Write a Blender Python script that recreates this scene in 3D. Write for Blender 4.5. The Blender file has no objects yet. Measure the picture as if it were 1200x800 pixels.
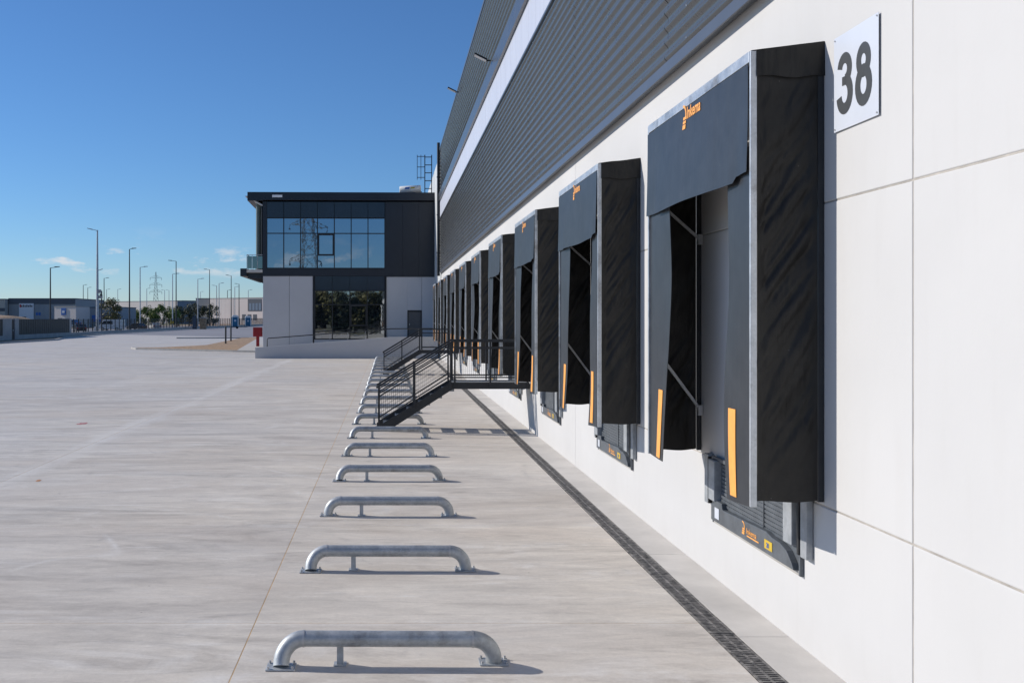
import bpy, bmesh, math, random
from mathutils import Vector, Matrix, noise
R = math.radians
random.seed(7)
S = bpy.context.scene
COL = S.collection

# ---------------------------------------------------------------- camera, sky, sun, exposure
cam_d = bpy.data.cameras.new('camera')
cam = bpy.data.objects.new('camera', cam_d)
COL.objects.link(cam)
cam.location = (0, 0, 2.75)
cam.rotation_euler = (R(90), 0, 0)
cam_d.sensor_width = 36
cam_d.lens = 35.1
cam_d.shift_x = 144 / 1200
cam_d.shift_y = -28 / 1200
cam_d.clip_start = 0.1
cam_d.clip_end = 20000
S.camera = cam

SUN_EL, SUN_AZ = R(28), math.atan2(-0.94, 0.342)      # azimuth clockwise from +Y
sun_d = bpy.data.lights.new('sun', 'SUN')
sun_d.energy = 3.6
sun_d.angle = R(0.53)
sun_d.color = (1.0, 0.94, 0.86)
sun = bpy.data.objects.new('sun', sun_d)
COL.objects.link(sun)
sd = Vector((math.sin(SUN_AZ) * math.cos(SUN_EL), math.cos(SUN_AZ) * math.cos(SUN_EL), math.sin(SUN_EL)))
sun.rotation_euler = sd.to_track_quat('Z', 'Y').to_euler()
sun.location = (-20, 10, 30)

S.view_settings.view_transform = 'Standard'
S.view_settings.look = 'None'
S.view_settings.exposure = 0.27
S.view_settings.gamma = 1.0

world = bpy.data.worlds.new('World')
S.world = world
world.use_nodes = True
nt = world.node_tree
nt.nodes.clear()
wo = nt.nodes.new('ShaderNodeOutputWorld')
bg = nt.nodes.new('ShaderNodeBackground')
bg.inputs['Strength'].default_value = 0.09
sky = nt.nodes.new('ShaderNodeTexSky')
sky.sky_type = 'NISHITA'
sky.sun_disc = False
sky.sun_elevation = SUN_EL
sky.sun_rotation = SUN_AZ
sky.altitude = 100
sky.air_density = 1.0
sky.dust_density = 0.0
sky.ozone_density = 10.0
# small fair-weather clouds low over the whole horizon
tc = nt.nodes.new('ShaderNodeTexCoord')
sep = nt.nodes.new('ShaderNodeSeparateXYZ')
nt.links.new(tc.outputs['Generated'], sep.inputs[0])
mp = nt.nodes.new('ShaderNodeMapping')
mp.inputs['Scale'].default_value = (1, 1, 3.2)
mp.inputs['Location'].default_value = (0.37, 0.1, 0)
nt.links.new(tc.outputs['Generated'], mp.inputs[0])
nz = nt.nodes.new('ShaderNodeTexNoise')
nz.inputs['Scale'].default_value = 20
nz.inputs['Detail'].default_value = 8
nz.inputs['Roughness'].default_value = 0.58
nt.links.new(mp.outputs[0], nz.inputs['Vector'])
band = nt.nodes.new('ShaderNodeValToRGB')            # where clouds stand, by height above the horizon
cr = band.color_ramp
cr.elements[0].position = 0.036; cr.elements[0].color = (0, 0, 0, 1)
cr.elements[1].position = 0.090; cr.elements[1].color = (0, 0, 0, 1)
e = cr.elements.new(0.050); e.color = (1, 1, 1, 1)
e = cr.elements.new(0.060); e.color = (1, 1, 1, 1)
e = cr.elements.new(0.070); e.color = (0.2, 0.2, 0.2, 1)
nt.links.new(sep.outputs['Z'], band.inputs[0])
thr = nt.nodes.new('ShaderNodeMapRange')
thr.inputs['From Min'].default_value = 0.56
thr.inputs['From Max'].default_value = 0.66
nt.links.new(nz.outputs['Fac'], thr.inputs['Value'])
mul = nt.nodes.new('ShaderNodeMath'); mul.operation = 'MULTIPLY'
nt.links.new(thr.outputs[0], mul.inputs[0]); nt.links.new(band.outputs[0], mul.inputs[1])
mul2 = nt.nodes.new('ShaderNodeMath'); mul2.operation = 'MULTIPLY'; mul2.inputs[1].default_value = 0.7
nt.links.new(mul.outputs[0], mul2.inputs[0])
mx = nt.nodes.new('ShaderNodeMixRGB')
mx.inputs['Color2'].default_value = (7.2, 7.1, 7.2, 1)
nt.links.new(mul2.outputs[0], mx.inputs['Fac'])
nt.links.new(sky.outputs[0], mx.inputs['Color1'])
nt.links.new(mx.outputs[0], bg.inputs['Color'])
nt.links.new(bg.outputs[0], wo.inputs[0])

# ---------------------------------------------------------------- materials
def nodes_of(name):
    m = bpy.data.materials.new(name)
    m.use_nodes = True
    n = m.node_tree.nodes
    return m, m.node_tree, n, n['Principled BSDF']

def mat(name, col, rough=0.6, metal=0.0, spec=0.5, var=0.12, scale=3.0, stretch=(1, 1, 1),
        bump=0.0, bscale=40.0, col2=None, rvar=0.0, bdist=0.01, detail=5):
    m, t, n, b = nodes_of(name)
    b.inputs['Roughness'].default_value = rough
    b.inputs['Metallic'].default_value = metal
    b.inputs['Specular IOR Level'].default_value = spec
    g = n.new('ShaderNodeNewGeometry')
    mpn = n.new('ShaderNodeMapping'); mpn.inputs['Scale'].default_value = stretch
    t.links.new(g.outputs['Position'], mpn.inputs[0])
    nn = n.new('ShaderNodeTexNoise'); nn.inputs['Scale'].default_value = scale
    nn.inputs['Detail'].default_value = detail; nn.inputs['Roughness'].default_value = 0.6
    t.links.new(mpn.outputs[0], nn.inputs['Vector'])
    rp = n.new('ShaderNodeValToRGB')
    c1 = [c * (1 - var) for c in col]; c2 = [min(1, c * (1 + var)) for c in (col2 or col)]
    rp.color_ramp.elements[0].position = 0.32; rp.color_ramp.elements[0].color = (*c1, 1)
    rp.color_ramp.elements[1].position = 0.68; rp.color_ramp.elements[1].color = (*c2, 1)
    t.links.new(nn.outputs['Fac'], rp.inputs[0])
    t.links.new(rp.outputs[0], b.inputs['Base Color'])
    if rvar:
        mr = n.new('ShaderNodeMapRange')
        mr.inputs['To Min'].default_value = max(0, rough - rvar); mr.inputs['To Max'].default_value = min(1, rough + rvar)
        t.links.new(nn.outputs['Fac'], mr.inputs['Value']); t.links.new(mr.outputs[0], b.inputs['Roughness'])
    if bump:
        bn = n.new('ShaderNodeTexNoise'); bn.inputs['Scale'].default_value = bscale; bn.inputs['Detail'].default_value = 4
        t.links.new(mpn.outputs[0], bn.inputs['Vector'])
        bp = n.new('ShaderNodeBump'); bp.inputs['Strength'].default_value = bump; bp.inputs['Distance'].default_value = bdist
        t.links.new(bn.outputs['Fac'], bp.inputs['Height']); t.links.new(bp.outputs[0], b.inputs['Normal'])
    return m

def concrete_yard():
    m, t, n, b = nodes_of('yard_concrete')
    L = t.links.new
    g = n.new('ShaderNodeNewGeometry')
    def nz(scale, stretch, detail=5, rough=0.6, dist=0.0):
        mpn = n.new('ShaderNodeMapping'); mpn.inputs['Scale'].default_value = stretch
        L(g.outputs['Position'], mpn.inputs[0])
        x = n.new('ShaderNodeTexNoise'); x.inputs['Scale'].default_value = scale
        x.inputs['Detail'].default_value = detail; x.inputs['Roughness'].default_value = rough
        x.inputs['Distortion'].default_value = dist
        L(mpn.outputs[0], x.inputs['Vector']); return x
    def mix(kind, fac, a, bb):
        x = n.new('ShaderNodeMixRGB'); x.blend_type = kind
        for k, v in (('Fac', fac), ('Color1', a), ('Color2', bb)):
            if hasattr(v, 'is_linked'): L(v, x.inputs[k])
            elif k == 'Fac': x.inputs[k].default_value = v
            else: x.inputs[k].default_value = (*v, 1)
        return x.outputs[0]
    def ramp(src, p0, p1, c0=(0, 0, 0), c1=(1, 1, 1)):
        x = n.new('ShaderNodeValToRGB')
        x.color_ramp.elements[0].position = p0; x.color_ramp.elements[0].color = (*c0, 1)
        x.color_ramp.elements[1].position = p1; x.color_ramp.elements[1].color = (*c1, 1)
        L(src, x.inputs[0]); return x.outputs[0]
    big = nz(0.16, (1, 1, 1), 3)
    base = ramp(big.outputs['Fac'], 0.35, 0.65, (0.61, 0.565, 0.505), (0.595, 0.567, 0.53))
    # trowel and sweeping streaks across the lanes
    s1 = nz(0.55, (0.45, 1.5, 1), 7, 0.64, 1.8)
    base = mix('MULTIPLY', 1.0, base, ramp(s1.outputs['Fac'], 0.3, 0.7, (0.80, 0.80, 0.81), (1.15, 1.15, 1.145)))
    s2 = nz(2.2, (0.5, 1.6, 1), 7, 0.7, 2.2)
    base = mix('MULTIPLY', 1.0, base, ramp(s2.outputs['Fac'], 0.3, 0.7, (0.91, 0.91, 0.91), (1.08, 1.08, 1.07)))
    s4 = nz(0.8, (0.30, 1.9, 1), 9, 0.72, 2.4)
    base = mix('MIX', ramp(s4.outputs['Fac'], 0.55, 0.70, (0, 0, 0), (0.7, 0.7, 0.7)), base, (0.73, 0.71, 0.68))
    # thin dark scuffs left by tyres
    s3 = nz(0.5, (0.45, 2.0, 1), 9, 0.74, 2.6)
    base = mix('MULTIPLY', 0.75, base, ramp(s3.outputs['Fac'], 0.52, 0.68, (1, 1, 1), (0.64, 0.63, 0.63)))
    gx = n.new('ShaderNodeSeparateXYZ'); L(g.outputs['Position'], gx.inputs[0])
    gm = n.new('ShaderNodeMapRange'); gm.inputs['From Min'].default_value = -9; gm.inputs['From Max'].default_value = 0
    L(gx.outputs['X'], gm.inputs['Value'])
    base = mix('MULTIPLY', 1.0, base, ramp(gm.outputs[0], 0, 1, (0.96, 0.97, 0.99), (1.02, 1.0, 0.975)))
    # pale dust patches
    p = nz(0.45, (0.6, 1.3, 1), 8, 0.7, 0.8)
    base = mix('MIX', ramp(p.outputs['Fac'], 0.58, 0.78, (0, 0, 0), (0.55, 0.55, 0.55)), base, (0.66, 0.635, 0.60))
    # curved pale scuffs: contour lines of a slow noise
    def contour(scale, stretch, dist, width, lo, hi, col, amt):
        cn = nz(scale, stretch, 2, 0.4, dist)
        a1 = n.new('ShaderNodeMath'); a1.operation = 'SUBTRACT'; a1.inputs[1].default_value = 0.5; L(cn.outputs['Fac'], a1.inputs[0])
        a2 = n.new('ShaderNodeMath'); a2.operation = 'ABSOLUTE'; L(a1.outputs[0], a2.inputs[0])
        line = ramp(a2.outputs[0], 0.0, width, (1, 1, 1), (0, 0, 0))
        brk = nz(1.1, (1, 1, 1), 8, 0.75)
        return mix('MIX', mix('MULTIPLY', 1.0, line, ramp(brk.outputs['Fac'], lo, hi, (0, 0, 0), (amt, amt, amt))), base, col)
    base = contour(0.22, (0.6, 1.1, 1), 1.2, 0.018, 0.48, 0.66, (0.74, 0.72, 0.69), 0.75)
    base = contour(0.31, (1.0, 0.8, 1), 0.6, 0.010, 0.52, 0.66, (0.30, 0.29, 0.285), 0.5)
    # laitance left pale beside the saw cuts
    sy = n.new('ShaderNodeSeparateXYZ'); L(g.outputs['Position'], sy.inputs[0])
    wob = nz(0.9, (1, 1, 1), 6, 0.7)
    y1 = n.new('ShaderNodeMath'); y1.operation = 'ADD'; y1.inputs[1].default_value = 12.0 + 42.0; L(sy.outputs['Y'], y1.inputs[0])
    y2 = n.new('ShaderNodeMath'); y2.operation = 'PINGPONG'; y2.inputs[1].default_value = 2.1; L(y1.outputs[0], y2.inputs[0])
    y3 = n.new('ShaderNodeMath'); y3.operation = 'MULTIPLY_ADD'; y3.inputs[1].default_value = -1.6; L(y2.outputs[0], y3.inputs[0]); L(wob.outputs['Fac'], y3.inputs[2])
    base = mix('MIX', ramp(y3.outputs[0], 0.36, 0.62, (0, 0, 0), (0.6, 0.6, 0.6)), base, (0.72, 0.70, 0.665))
    # brownish stains
    q = nz(0.3, (0.5, 1.1, 1), 7, 0.68, 1.2)
    base = mix('MIX', ramp(q.outputs['Fac'], 0.46, 0.72, (0, 0, 0), (0.42, 0.42, 0.42)), base, (0.52, 0.44, 0.365))
    # pale dust swept along one long joint
    sx = n.new('ShaderNodeSeparateXYZ'); L(g.outputs['Position'], sx.inputs[0])
    ma = n.new('ShaderNodeMath'); ma.operation = 'ADD'; ma.inputs[1].default_value = 6.44; L(sx.outputs['X'], ma.inputs[0])
    mb_ = n.new('ShaderNodeMath'); mb_.operation = 'ABSOLUTE'; L(ma.outputs[0], mb_.inputs[0])
    dj = nz(0.5, (1.6, 0.5, 1), 7, 0.7)
    mc = n.new('ShaderNodeMath'); mc.operation = 'MULTIPLY_ADD'; mc.inputs[1].default_value = -0.55; L(mb_.outputs[0], mc.inputs[0]); L(dj.outputs['Fac'], mc.inputs[2])
    base = mix('MIX', ramp(mc.outputs[0], 0.30, 0.55, (0, 0, 0), (0.7, 0.7, 0.7)), base, (0.68, 0.66, 0.63))
    mid = nz(7, (0.7, 1.2, 1), 8, 0.75, 0.8)
    base = mix('MULTIPLY', 1.0, base, ramp(mid.outputs['Fac'], 0.3, 0.7, (0.93, 0.93, 0.93), (1.06, 1.06, 1.06)))
    # grit and small dark spots
    vg_ = n.new('ShaderNodeTexVoronoi'); vg_.inputs['Scale'].default_value = 2.2; L(g.outputs['Position'], vg_.inputs['Vector'])
    base = mix('MULTIPLY', 1.0, base, ramp(vg_.outputs['Distance'], 0.012, 0.03, (0.5, 0.48, 0.46), (1, 1, 1)))
    fine = nz(28, (1, 1, 1), 5, 0.7)
    base = mix('MULTIPLY', 1.0, base, ramp(fine.outputs['Fac'], 0.25, 0.75, (0.93, 0.93, 0.93), (1.06, 1.06, 1.06)))
    oi = n.new('ShaderNodeObjectInfo')
    base = mix('MULTIPLY', 1.0, base, ramp(oi.outputs['Random'], 0, 1, (0.965, 0.965, 0.97), (1.03, 1.028, 1.02)))
    L(base, b.inputs['Base Color'])
    b.inputs['Roughness'].default_value = 0.72
    b.inputs['Specular IOR Level'].default_value = 0.35
    bp = n.new('ShaderNodeBump'); bp.inputs['Strength'].default_value = 0.25; bp.inputs['Distance'].default_value = 0.01
    L(fine.outputs['Fac'], bp.inputs['Height']); L(bp.outputs[0], b.inputs['Normal'])
    return m

def wall_paint():
    m, t, n, b = nodes_of('white_painted_concrete')
    L = t.links.new
    g = n.new('ShaderNodeNewGeometry')
    a = n.new('ShaderNodeTexNoise'); a.inputs['Scale'].default_value = 0.7; a.inputs['Detail'].default_value = 6
    L(g.outputs['Position'], a.inputs['Vector'])
    rp = n.new('ShaderNodeValToRGB')
    rp.color_ramp.elements[0].position = 0.3; rp.color_ramp.elements[0].color = (0.57, 0.565, 0.555, 1)
    rp.color_ramp.elements[1].position = 0.7; rp.color_ramp.elements[1].color = (0.605, 0.60, 0.59, 1)
    L(a.outputs['Fac'], rp.inputs[0])
    oi = n.new('ShaderNodeObjectInfo')
    ov = n.new('ShaderNodeValToRGB')
    ov.color_ramp.elements[0].color = (0.965, 0.965, 0.97, 1); ov.color_ramp.elements[1].color = (1.0, 1.0, 1.0, 1)
    L(oi.outputs['Random'], ov.inputs[0])
    om = n.new('ShaderNodeMixRGB'); om.blend_type = 'MULTIPLY'; om.inputs['Fac'].default_value = 1
    L(rp.outputs[0], om.inputs['Color1']); L(ov.outputs[0], om.inputs['Color2'])
    # splash dirt in vertical runs close to the ground
    mpn = n.new('ShaderNodeMapping'); mpn.inputs['Scale'].default_value = (1, 5, 0.6)
    L(g.outputs['Position'], mpn.inputs[0])
    d = n.new('ShaderNodeTexNoise'); d.inputs['Scale'].default_value = 1.2; d.inputs['Detail'].default_value = 6
    L(mpn.outputs[0], d.inputs['Vector'])
    dr = n.new('ShaderNodeValToRGB')
    dr.color_ramp.elements[0].position = 0.55; dr.color_ramp.elements[0].color = (0, 0, 0, 1)
    dr.color_ramp.elements[1].position = 0.85; dr.color_ramp.elements[1].color = (0.09, 0.09, 0.09, 1)
    L(d.outputs['Fac'], dr.inputs[0])
    sz = n.new('ShaderNodeSeparateXYZ'); L(g.outputs['Position'], sz.inputs[0])
    zr_ = n.new('ShaderNodeMapRange'); zr_.inputs['From Min'].default_value = 0.0; zr_.inputs['From Max'].default_value = 0.45
    zr_.inputs['To Min'].default_value = 0.34; zr_.inputs['To Max'].default_value = 0.0
    L(sz.outputs['Z'], zr_.inputs['Value'])
    sp = n.new('ShaderNodeTexNoise'); sp.inputs['Scale'].default_value = 3.5; sp.inputs['Detail'].default_value = 9; sp.inputs['Roughness'].default_value = 0.75
    L(g.outputs['Position'], sp.inputs['Vector'])
    spm = n.new('ShaderNodeMath'); spm.operation = 'MULTIPLY'; L(sp.outputs['Fac'], spm.inputs[0]); L(zr_.outputs[0], spm.inputs[1])
    dsum = n.new('ShaderNodeMath'); dsum.operation = 'ADD'; L(dr.outputs[0], dsum.inputs[0]); L(spm.outputs[0], dsum.inputs[1])
    mxx = n.new('ShaderNodeMixRGB'); mxx.inputs['Color2'].default_value = (0.40, 0.37, 0.33, 1)
    L(dsum.outputs[0], mxx.inputs['Fac']); L(om.outputs[0], mxx.inputs['Color1'])
    L(mxx.outputs[0], b.inputs['Base Color'])
    b.inputs['Roughness'].default_value = 0.75; b.inputs['Specular IOR Level'].default_value = 0.3
    f = n.new('ShaderNodeTexNoise'); f.inputs['Scale'].default_value = 9; f.inputs['Detail'].default_value = 7
    L(g.outputs['Position'], f.inputs['Vector'])
    bp = n.new('ShaderNodeBump'); bp.inputs['Strength'].default_value = 0.12; bp.inputs['Distance'].default_value = 0.01
    L(f.outputs['Fac'], bp.inputs['Height']); L(bp.outputs[0], b.inputs['Normal'])
    return m

def galvanised(name, lo, hi, rough=0.42):
    m, t, n, b = nodes_of(name)
    L = t.links.new
    g = n.new('ShaderNodeNewGeometry')
    v = n.new('ShaderNodeTexVoronoi'); v.inputs['Scale'].default_value = 45
    L(g.outputs['Position'], v.inputs['Vector'])
    nn = n.new('ShaderNodeTexNoise'); nn.inputs['Scale'].default_value = 6; nn.inputs['Detail'].default_value = 6
    L(g.outputs['Position'], nn.inputs['Vector'])
    ad = n.new('ShaderNodeMixRGB'); ad.inputs['Fac'].default_value = 0.8
    L(v.outputs['Color'], ad.inputs['Color1']); L(nn.outputs['Fac'], ad.inputs['Color2'])
    bw = n.new('ShaderNodeRGBToBW'); L(ad.outputs[0], bw.inputs[0])
    rp = n.new('ShaderNodeValToRGB')
    rp.color_ramp.elements[0].position = 0.3; rp.color_ramp.elements[0].color = (*lo, 1)
    rp.color_ramp.elements[1].position = 0.7; rp.color_ramp.elements[1].color = (*hi, 1)
    L(bw.outputs[0], rp.inputs[0])
    sn = n.new('ShaderNodeTexNoise'); sn.inputs['Scale'].default_value = 2.6; sn.inputs['Detail'].default_value = 8; sn.inputs['Roughness'].default_value = 0.7
    L(g.outputs['Position'], sn.inputs['Vector'])
    sr = n.new('ShaderNodeValToRGB')
    sr.color_ramp.elements[0].position = 0.52; sr.color_ramp.elements[0].color = (1, 1, 1, 1)
    sr.color_ramp.elements[1].position = 0.70; sr.color_ramp.elements[1].color = (0.50, 0.47, 0.44, 1)
    L(sn.outputs['Fac'], sr.inputs[0])
    sm = n.new('ShaderNodeMixRGB'); sm.blend_type = 'MULTIPLY'; sm.inputs['Fac'].default_value = 1
    L(rp.outputs[0], sm.inputs['Color1']); L(sr.outputs[0], sm.inputs['Color2'])
    L(sm.outputs[0], b.inputs['Base Color'])
    mr = n.new('ShaderNodeMapRange'); mr.inputs['To Min'].default_value = rough - 0.1; mr.inputs['To Max'].default_value = rough + 0.15
    L(nn.outputs['Fac'], mr.inputs['Value']); L(mr.outputs[0], b.inputs['Roughness'])
    b.inputs['Metallic'].default_value = 0.55
    return m

def vinyl(name, col, rough, bump=0.3, dirt=0.5, wr=7, spec=0.5):
    m, t, n, b = nodes_of(name)
    b.inputs['Specular IOR Level'].default_value = spec
    L = t.links.new
    g = n.new('ShaderNodeNewGeometry')
    mpn = n.new('ShaderNodeMapping'); mpn.inputs['Rotation'].default_value = (R(38), 0, 0); mpn.inputs['Scale'].default_value = (1, 1.0, 0.17)
    L(g.outputs['Position'], mpn.inputs[0])
    w = n.new('ShaderNodeTexNoise'); w.inputs['Scale'].default_value = wr; w.inputs['Detail'].default_value = 3; w.inputs['Distortion'].default_value = 0.35
    L(mpn.outputs[0], w.inputs['Vector'])
    bp = n.new('ShaderNodeBump'); bp.inputs['Strength'].default_value = bump; bp.inputs['Distance'].default_value = 0.03
    L(w.outputs['Fac'], bp.inputs['Height']); L(bp.outputs[0], b.inputs['Normal'])
    d = n.new('ShaderNodeTexNoise'); d.inputs['Scale'].default_value = 3.5; d.inputs['Detail'].default_value = 9; d.inputs['Roughness'].default_value = 0.7
    L(g.outputs['Position'], d.inputs['Vector'])
    rp = n.new('ShaderNodeValToRGB')
    rp.color_ramp.elements[0].position = 0.35; rp.color_ramp.elements[0].color = (*col, 1)
    rp.color_ramp.elements[1].position = 0.8; rp.color_ramp.elements[1].color = (*[c * (1 + dirt) + 0.006 for c in col], 1)
    L(d.outputs['Fac'], rp.inputs[0])
    # specks of dried dust
    v = n.new('ShaderNodeTexVoronoi'); v.inputs['Scale'].default_value = 13
    L(g.outputs['Position'], v.inputs['Vector'])
    vr = n.new('ShaderNodeValToRGB')
    vr.color_ramp.elements[0].position = 0.05; vr.color_ramp.elements[0].color = (0.35, 0.35, 0.35, 1)
    vr.color_ramp.elements[1].position = 0.09; vr.color_ramp.elements[1].color = (0, 0, 0, 1)
    L(v.outputs['Distance'], vr.inputs[0])
    gate = n.new('ShaderNodeValToRGB')
    gate.color_ramp.elements[0].position = 0.56; gate.color_ramp.elements[0].color = (0, 0, 0, 1)
    gate.color_ramp.elements[1].position = 0.62; gate.color_ramp.elements[1].color = (1, 1, 1, 1)
    L(d.outputs['Fac'], gate.inputs[0])
    mm = n.new('ShaderNodeMixRGB'); mm.blend_type = 'MULTIPLY'; mm.inputs['Fac'].default_value = 1
    L(vr.outputs[0], mm.inputs['Color1']); L(gate.outputs[0], mm.inputs['Color2'])
    fin = n.new('ShaderNodeMixRGB'); fin.inputs['Color2'].default_value = (0.3, 0.29, 0.27, 1)
    L(mm.outputs[0], fin.inputs['Fac']); L(rp.outputs[0], fin.inputs['Color1'])
    L(fin.outputs[0], b.inputs['Base Color'])
    b.inputs['Roughness'].default_value = rough
    return m

def glass_front(name, tint, refl, wave):
    m, t, n, b = nodes_of(name)
    L = t.links.new
    n.remove(b)
    out = n['Material Output']
    dif = n.new('ShaderNodeBsdfDiffuse'); dif.inputs['Color'].default_value = (0.012, 0.016, 0.022, 1)
    gl = n.new('ShaderNodeBsdfGlossy'); gl.inputs['Color'].default_value = (*tint, 1); gl.inputs['Roughness'].default_value = 0.01
    g = n.new('ShaderNodeNewGeometry')
    nn = n.new('ShaderNodeTexNoise'); nn.inputs['Scale'].default_value = 1.6; nn.inputs['Detail'].default_value = 2
    L(g.outputs['Position'], nn.inputs['Vector'])
    bp = n.new('ShaderNodeBump'); bp.inputs['Strength'].default_value = wave; bp.inputs['Distance'].default_value = 0.02
    L(nn.outputs['Fac'], bp.inputs['Height']); L(bp.outputs[0], gl.inputs['Normal'])
    fr = n.new('ShaderNodeFresnel'); fr.inputs['IOR'].default_value = 1.5
    mr = n.new('ShaderNodeMapRange'); mr.inputs['From Min'].default_value = 0.04; mr.inputs['To Min'].default_value = refl; mr.inputs['To Max'].default_value = 1
    L(fr.outputs[0], mr.inputs['Value'])
    ms = n.new('ShaderNodeMixShader')
    L(mr.outputs[0], ms.inputs[0]); L(dif.outputs[0], ms.inputs[1]); L(gl.outputs[0], ms.inputs[2])
    L(ms.outputs[0], out.inputs[0])
    return m

def leaf_mat(name, lo, hi):
    m, t, n, b = nodes_of(name)
    L = t.links.new
    g = n.new('ShaderNodeNewGeometry')
    rp = n.new('ShaderNodeValToRGB')
    rp.color_ramp.elements[0].color = (*lo, 1); rp.color_ramp.elements[1].color = (*hi, 1)
    L(g.outputs['Random Per Island'], rp.inputs[0]); L(rp.outputs[0], b.inputs['Base Color'])
    b.inputs['Roughness'].default_value = 0.6; b.inputs['Specular IOR Level'].default_value = 0.3
    return m

M = {}
M['yard'] = concrete_yard()
M['wall'] = wall_paint()
M['joint'] = mat('joint_sealant', (0.40, 0.37, 0.33), 0.8, var=0.25, scale=5)
M['yard_joint'] = mat('saw_cut_sealant', (0.56, 0.38, 0.20), 0.8, var=0.25, scale=3)
M['strip'] = mat('kerb_concrete', (0.56, 0.53, 0.49), 0.8, var=0.14, scale=1.2, bump=0.2, bscale=30)
M['kerb'] = mat('kerb_stone', (0.40, 0.385, 0.36), 0.8, var=0.15, scale=2)
M['iron'] = mat('cast_iron_dusty', (0.045, 0.045, 0.047), 0.65, var=0.3, scale=14, col2=(0.22, 0.205, 0.19), bump=0.3, bscale=60)
M['slot'] = mat('drain_gravel', (0.05, 0.048, 0.045), 0.9, var=0.6, scale=40, col2=(0.22, 0.21, 0.19), detail=3)
M['clad'] = mat('anthracite_sheet', (0.066, 0.069, 0.072), 0.28, var=0.07, scale=1.5, spec=0.6, rvar=0.05)
M['clad_edge'] = mat('anthracite_flashing', (0.075, 0.085, 0.10), 0.33, var=0.06, scale=2, spec=0.7)
M['poly'] = mat('polycarbonate_sheet', (0.53, 0.555, 0.63), 0.4, var=0.04, scale=0.8, stretch=(1, 4, 1))
M['white_metal'] = mat('white_metal_panel', (0.60, 0.62, 0.62), 0.5, var=0.05, scale=1, stretch=(1, 3, 0.3))
M['galv'] = galvanised('galvanised_tube', (0.34, 0.365, 0.385), (0.52, 0.545, 0.56), 0.50)
M['galv_frame'] = galvanised('galvanised_profile', (0.42, 0.45, 0.48), (0.60, 0.63, 0.66), 0.35)
M['zinc_plate'] = mat('zinc_plate', (0.30, 0.325, 0.345), 0.45, metal=0.15, var=0.12, scale=9, col2=(0.36, 0.38, 0.40))
M['zinc'] = galvanised('zinc_post', (0.42, 0.43, 0.44), (0.56, 0.57, 0.58), 0.5)
M['vinyl_side'] = vinyl('black_vinyl', (0.0165, 0.0155, 0.014), 0.50, 0.55, 0.5, 9, 0.28)
M['vinyl_front'] = vinyl('charcoal_vinyl', (0.022, 0.0245, 0.029), 0.40, 0.16, 0.5, 4)
M['orange'] = mat('orange_print', (0.92, 0.40, 0.085), 0.5, var=0.08, scale=12)
M['yellow'] = mat('yellow_print', (0.62, 0.42, 0.03), 0.5, var=0.05, scale=8)
M['steel'] = mat('dark_painted_steel', (0.095, 0.107, 0.12), 0.45, var=0.2, scale=7, bump=0.1, bscale=50)
M['rubber'] = mat('black_rubber', (0.02, 0.02, 0.021), 0.65, var=0.3, scale=9)
M['white_print'] = mat('white_board', (0.60, 0.635, 0.70), 0.35, var=0.03, scale=2)
M['grey_print'] = mat('dark_grey_print', (0.055, 0.06, 0.065), 0.45, var=0.1, scale=6)
M['blue_print'] = mat('blue_print', (0.03, 0.13, 0.42), 0.5, var=0.1, scale=4)
M['red'] = mat('red_paint', (0.42, 0.018, 0.022), 0.45, var=0.12, scale=6)
M['stair'] = mat('anthracite_stair_steel', (0.022, 0.025, 0.029), 0.45, var=0.2, scale=6)
M['grating'] = mat('galvanised_grating', (0.25, 0.26, 0.27), 0.5, metal=0.6, var=0.2, scale=8)
M['off_dark'] = mat('navy_facade_panel', (0.012, 0.016, 0.025), 0.36, var=0.12, scale=0.7, spec=0.5)
M['off_span'] = mat('navy_spandrel_glass', (0.012, 0.020, 0.036), 0.18, var=0.12, scale=0.5, spec=0.6)
M['off_grey'] = mat('grey_rendered_panel', (0.52, 0.52, 0.53), 0.8, var=0.035, scale=0.6, bump=0.1, bscale=20)
M['mullion'] = mat('black_aluminium', (0.010, 0.012, 0.016), 0.4, var=0.15, scale=3)
M['glass_up'] = glass_front('solar_glass', (0.55, 0.70, 0.86), 0.48, 0.035)
M['glass_low'] = glass_front('dark_glass', (0.66, 0.70, 0.72), 0.46, 0.03)
M['glass_rail'] = glass_front('balustrade_glass', (0.7, 0.85, 0.85), 0.25, 0.01)
M['column'] = mat('green_grey_column', (0.12, 0.155, 0.145), 0.45, var=0.08, scale=2)
M['door_grey'] = mat('grey_door_paint', (0.09, 0.092, 0.095), 0.5, var=0.08, scale=3)
M['tank'] = mat('white_tank_enamel', (0.75, 0.75, 0.73), 0.3, var=0.04, scale=3)
M['asphalt'] = mat('pale_road_asphalt', (0.26, 0.255, 0.27), 0.85, var=0.12, scale=0.2, stretch=(0.4, 1, 1))
M['gravel'] = mat('brown_gravel', (0.36, 0.24, 0.145), 0.95, var=0.35, scale=2.5, bump=0.6, bscale=8, bdist=0.05)
M['path'] = mat('pale_footpath', (0.50, 0.48, 0.45), 0.85, var=0.08, scale=1)
M['land'] = mat('dry_land', (0.24, 0.19, 0.13), 0.95, var=0.3, scale=0.02, col2=(0.16, 0.17, 0.09))
M['hill'] = mat('far_hill', (0.22, 0.30, 0.40), 1.0, var=0.1, scale=0.002, spec=0)  # blue of distance haze put into the hill colour
M['pier'] = mat('gate_pier_concrete', (0.36, 0.355, 0.345), 0.8, var=0.12, scale=1)
M['slat'] = mat('brown_black_board', (0.045, 0.040, 0.036), 0.6, var=0.25, scale=2, stretch=(1, 6, 0.4))
M['fence'] = mat('dark_fence_steel', (0.03, 0.032, 0.035), 0.5, var=0.1)
M['bark'] = mat('bark', (0.10, 0.075, 0.055), 0.9, var=0.3, scale=6)
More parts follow.
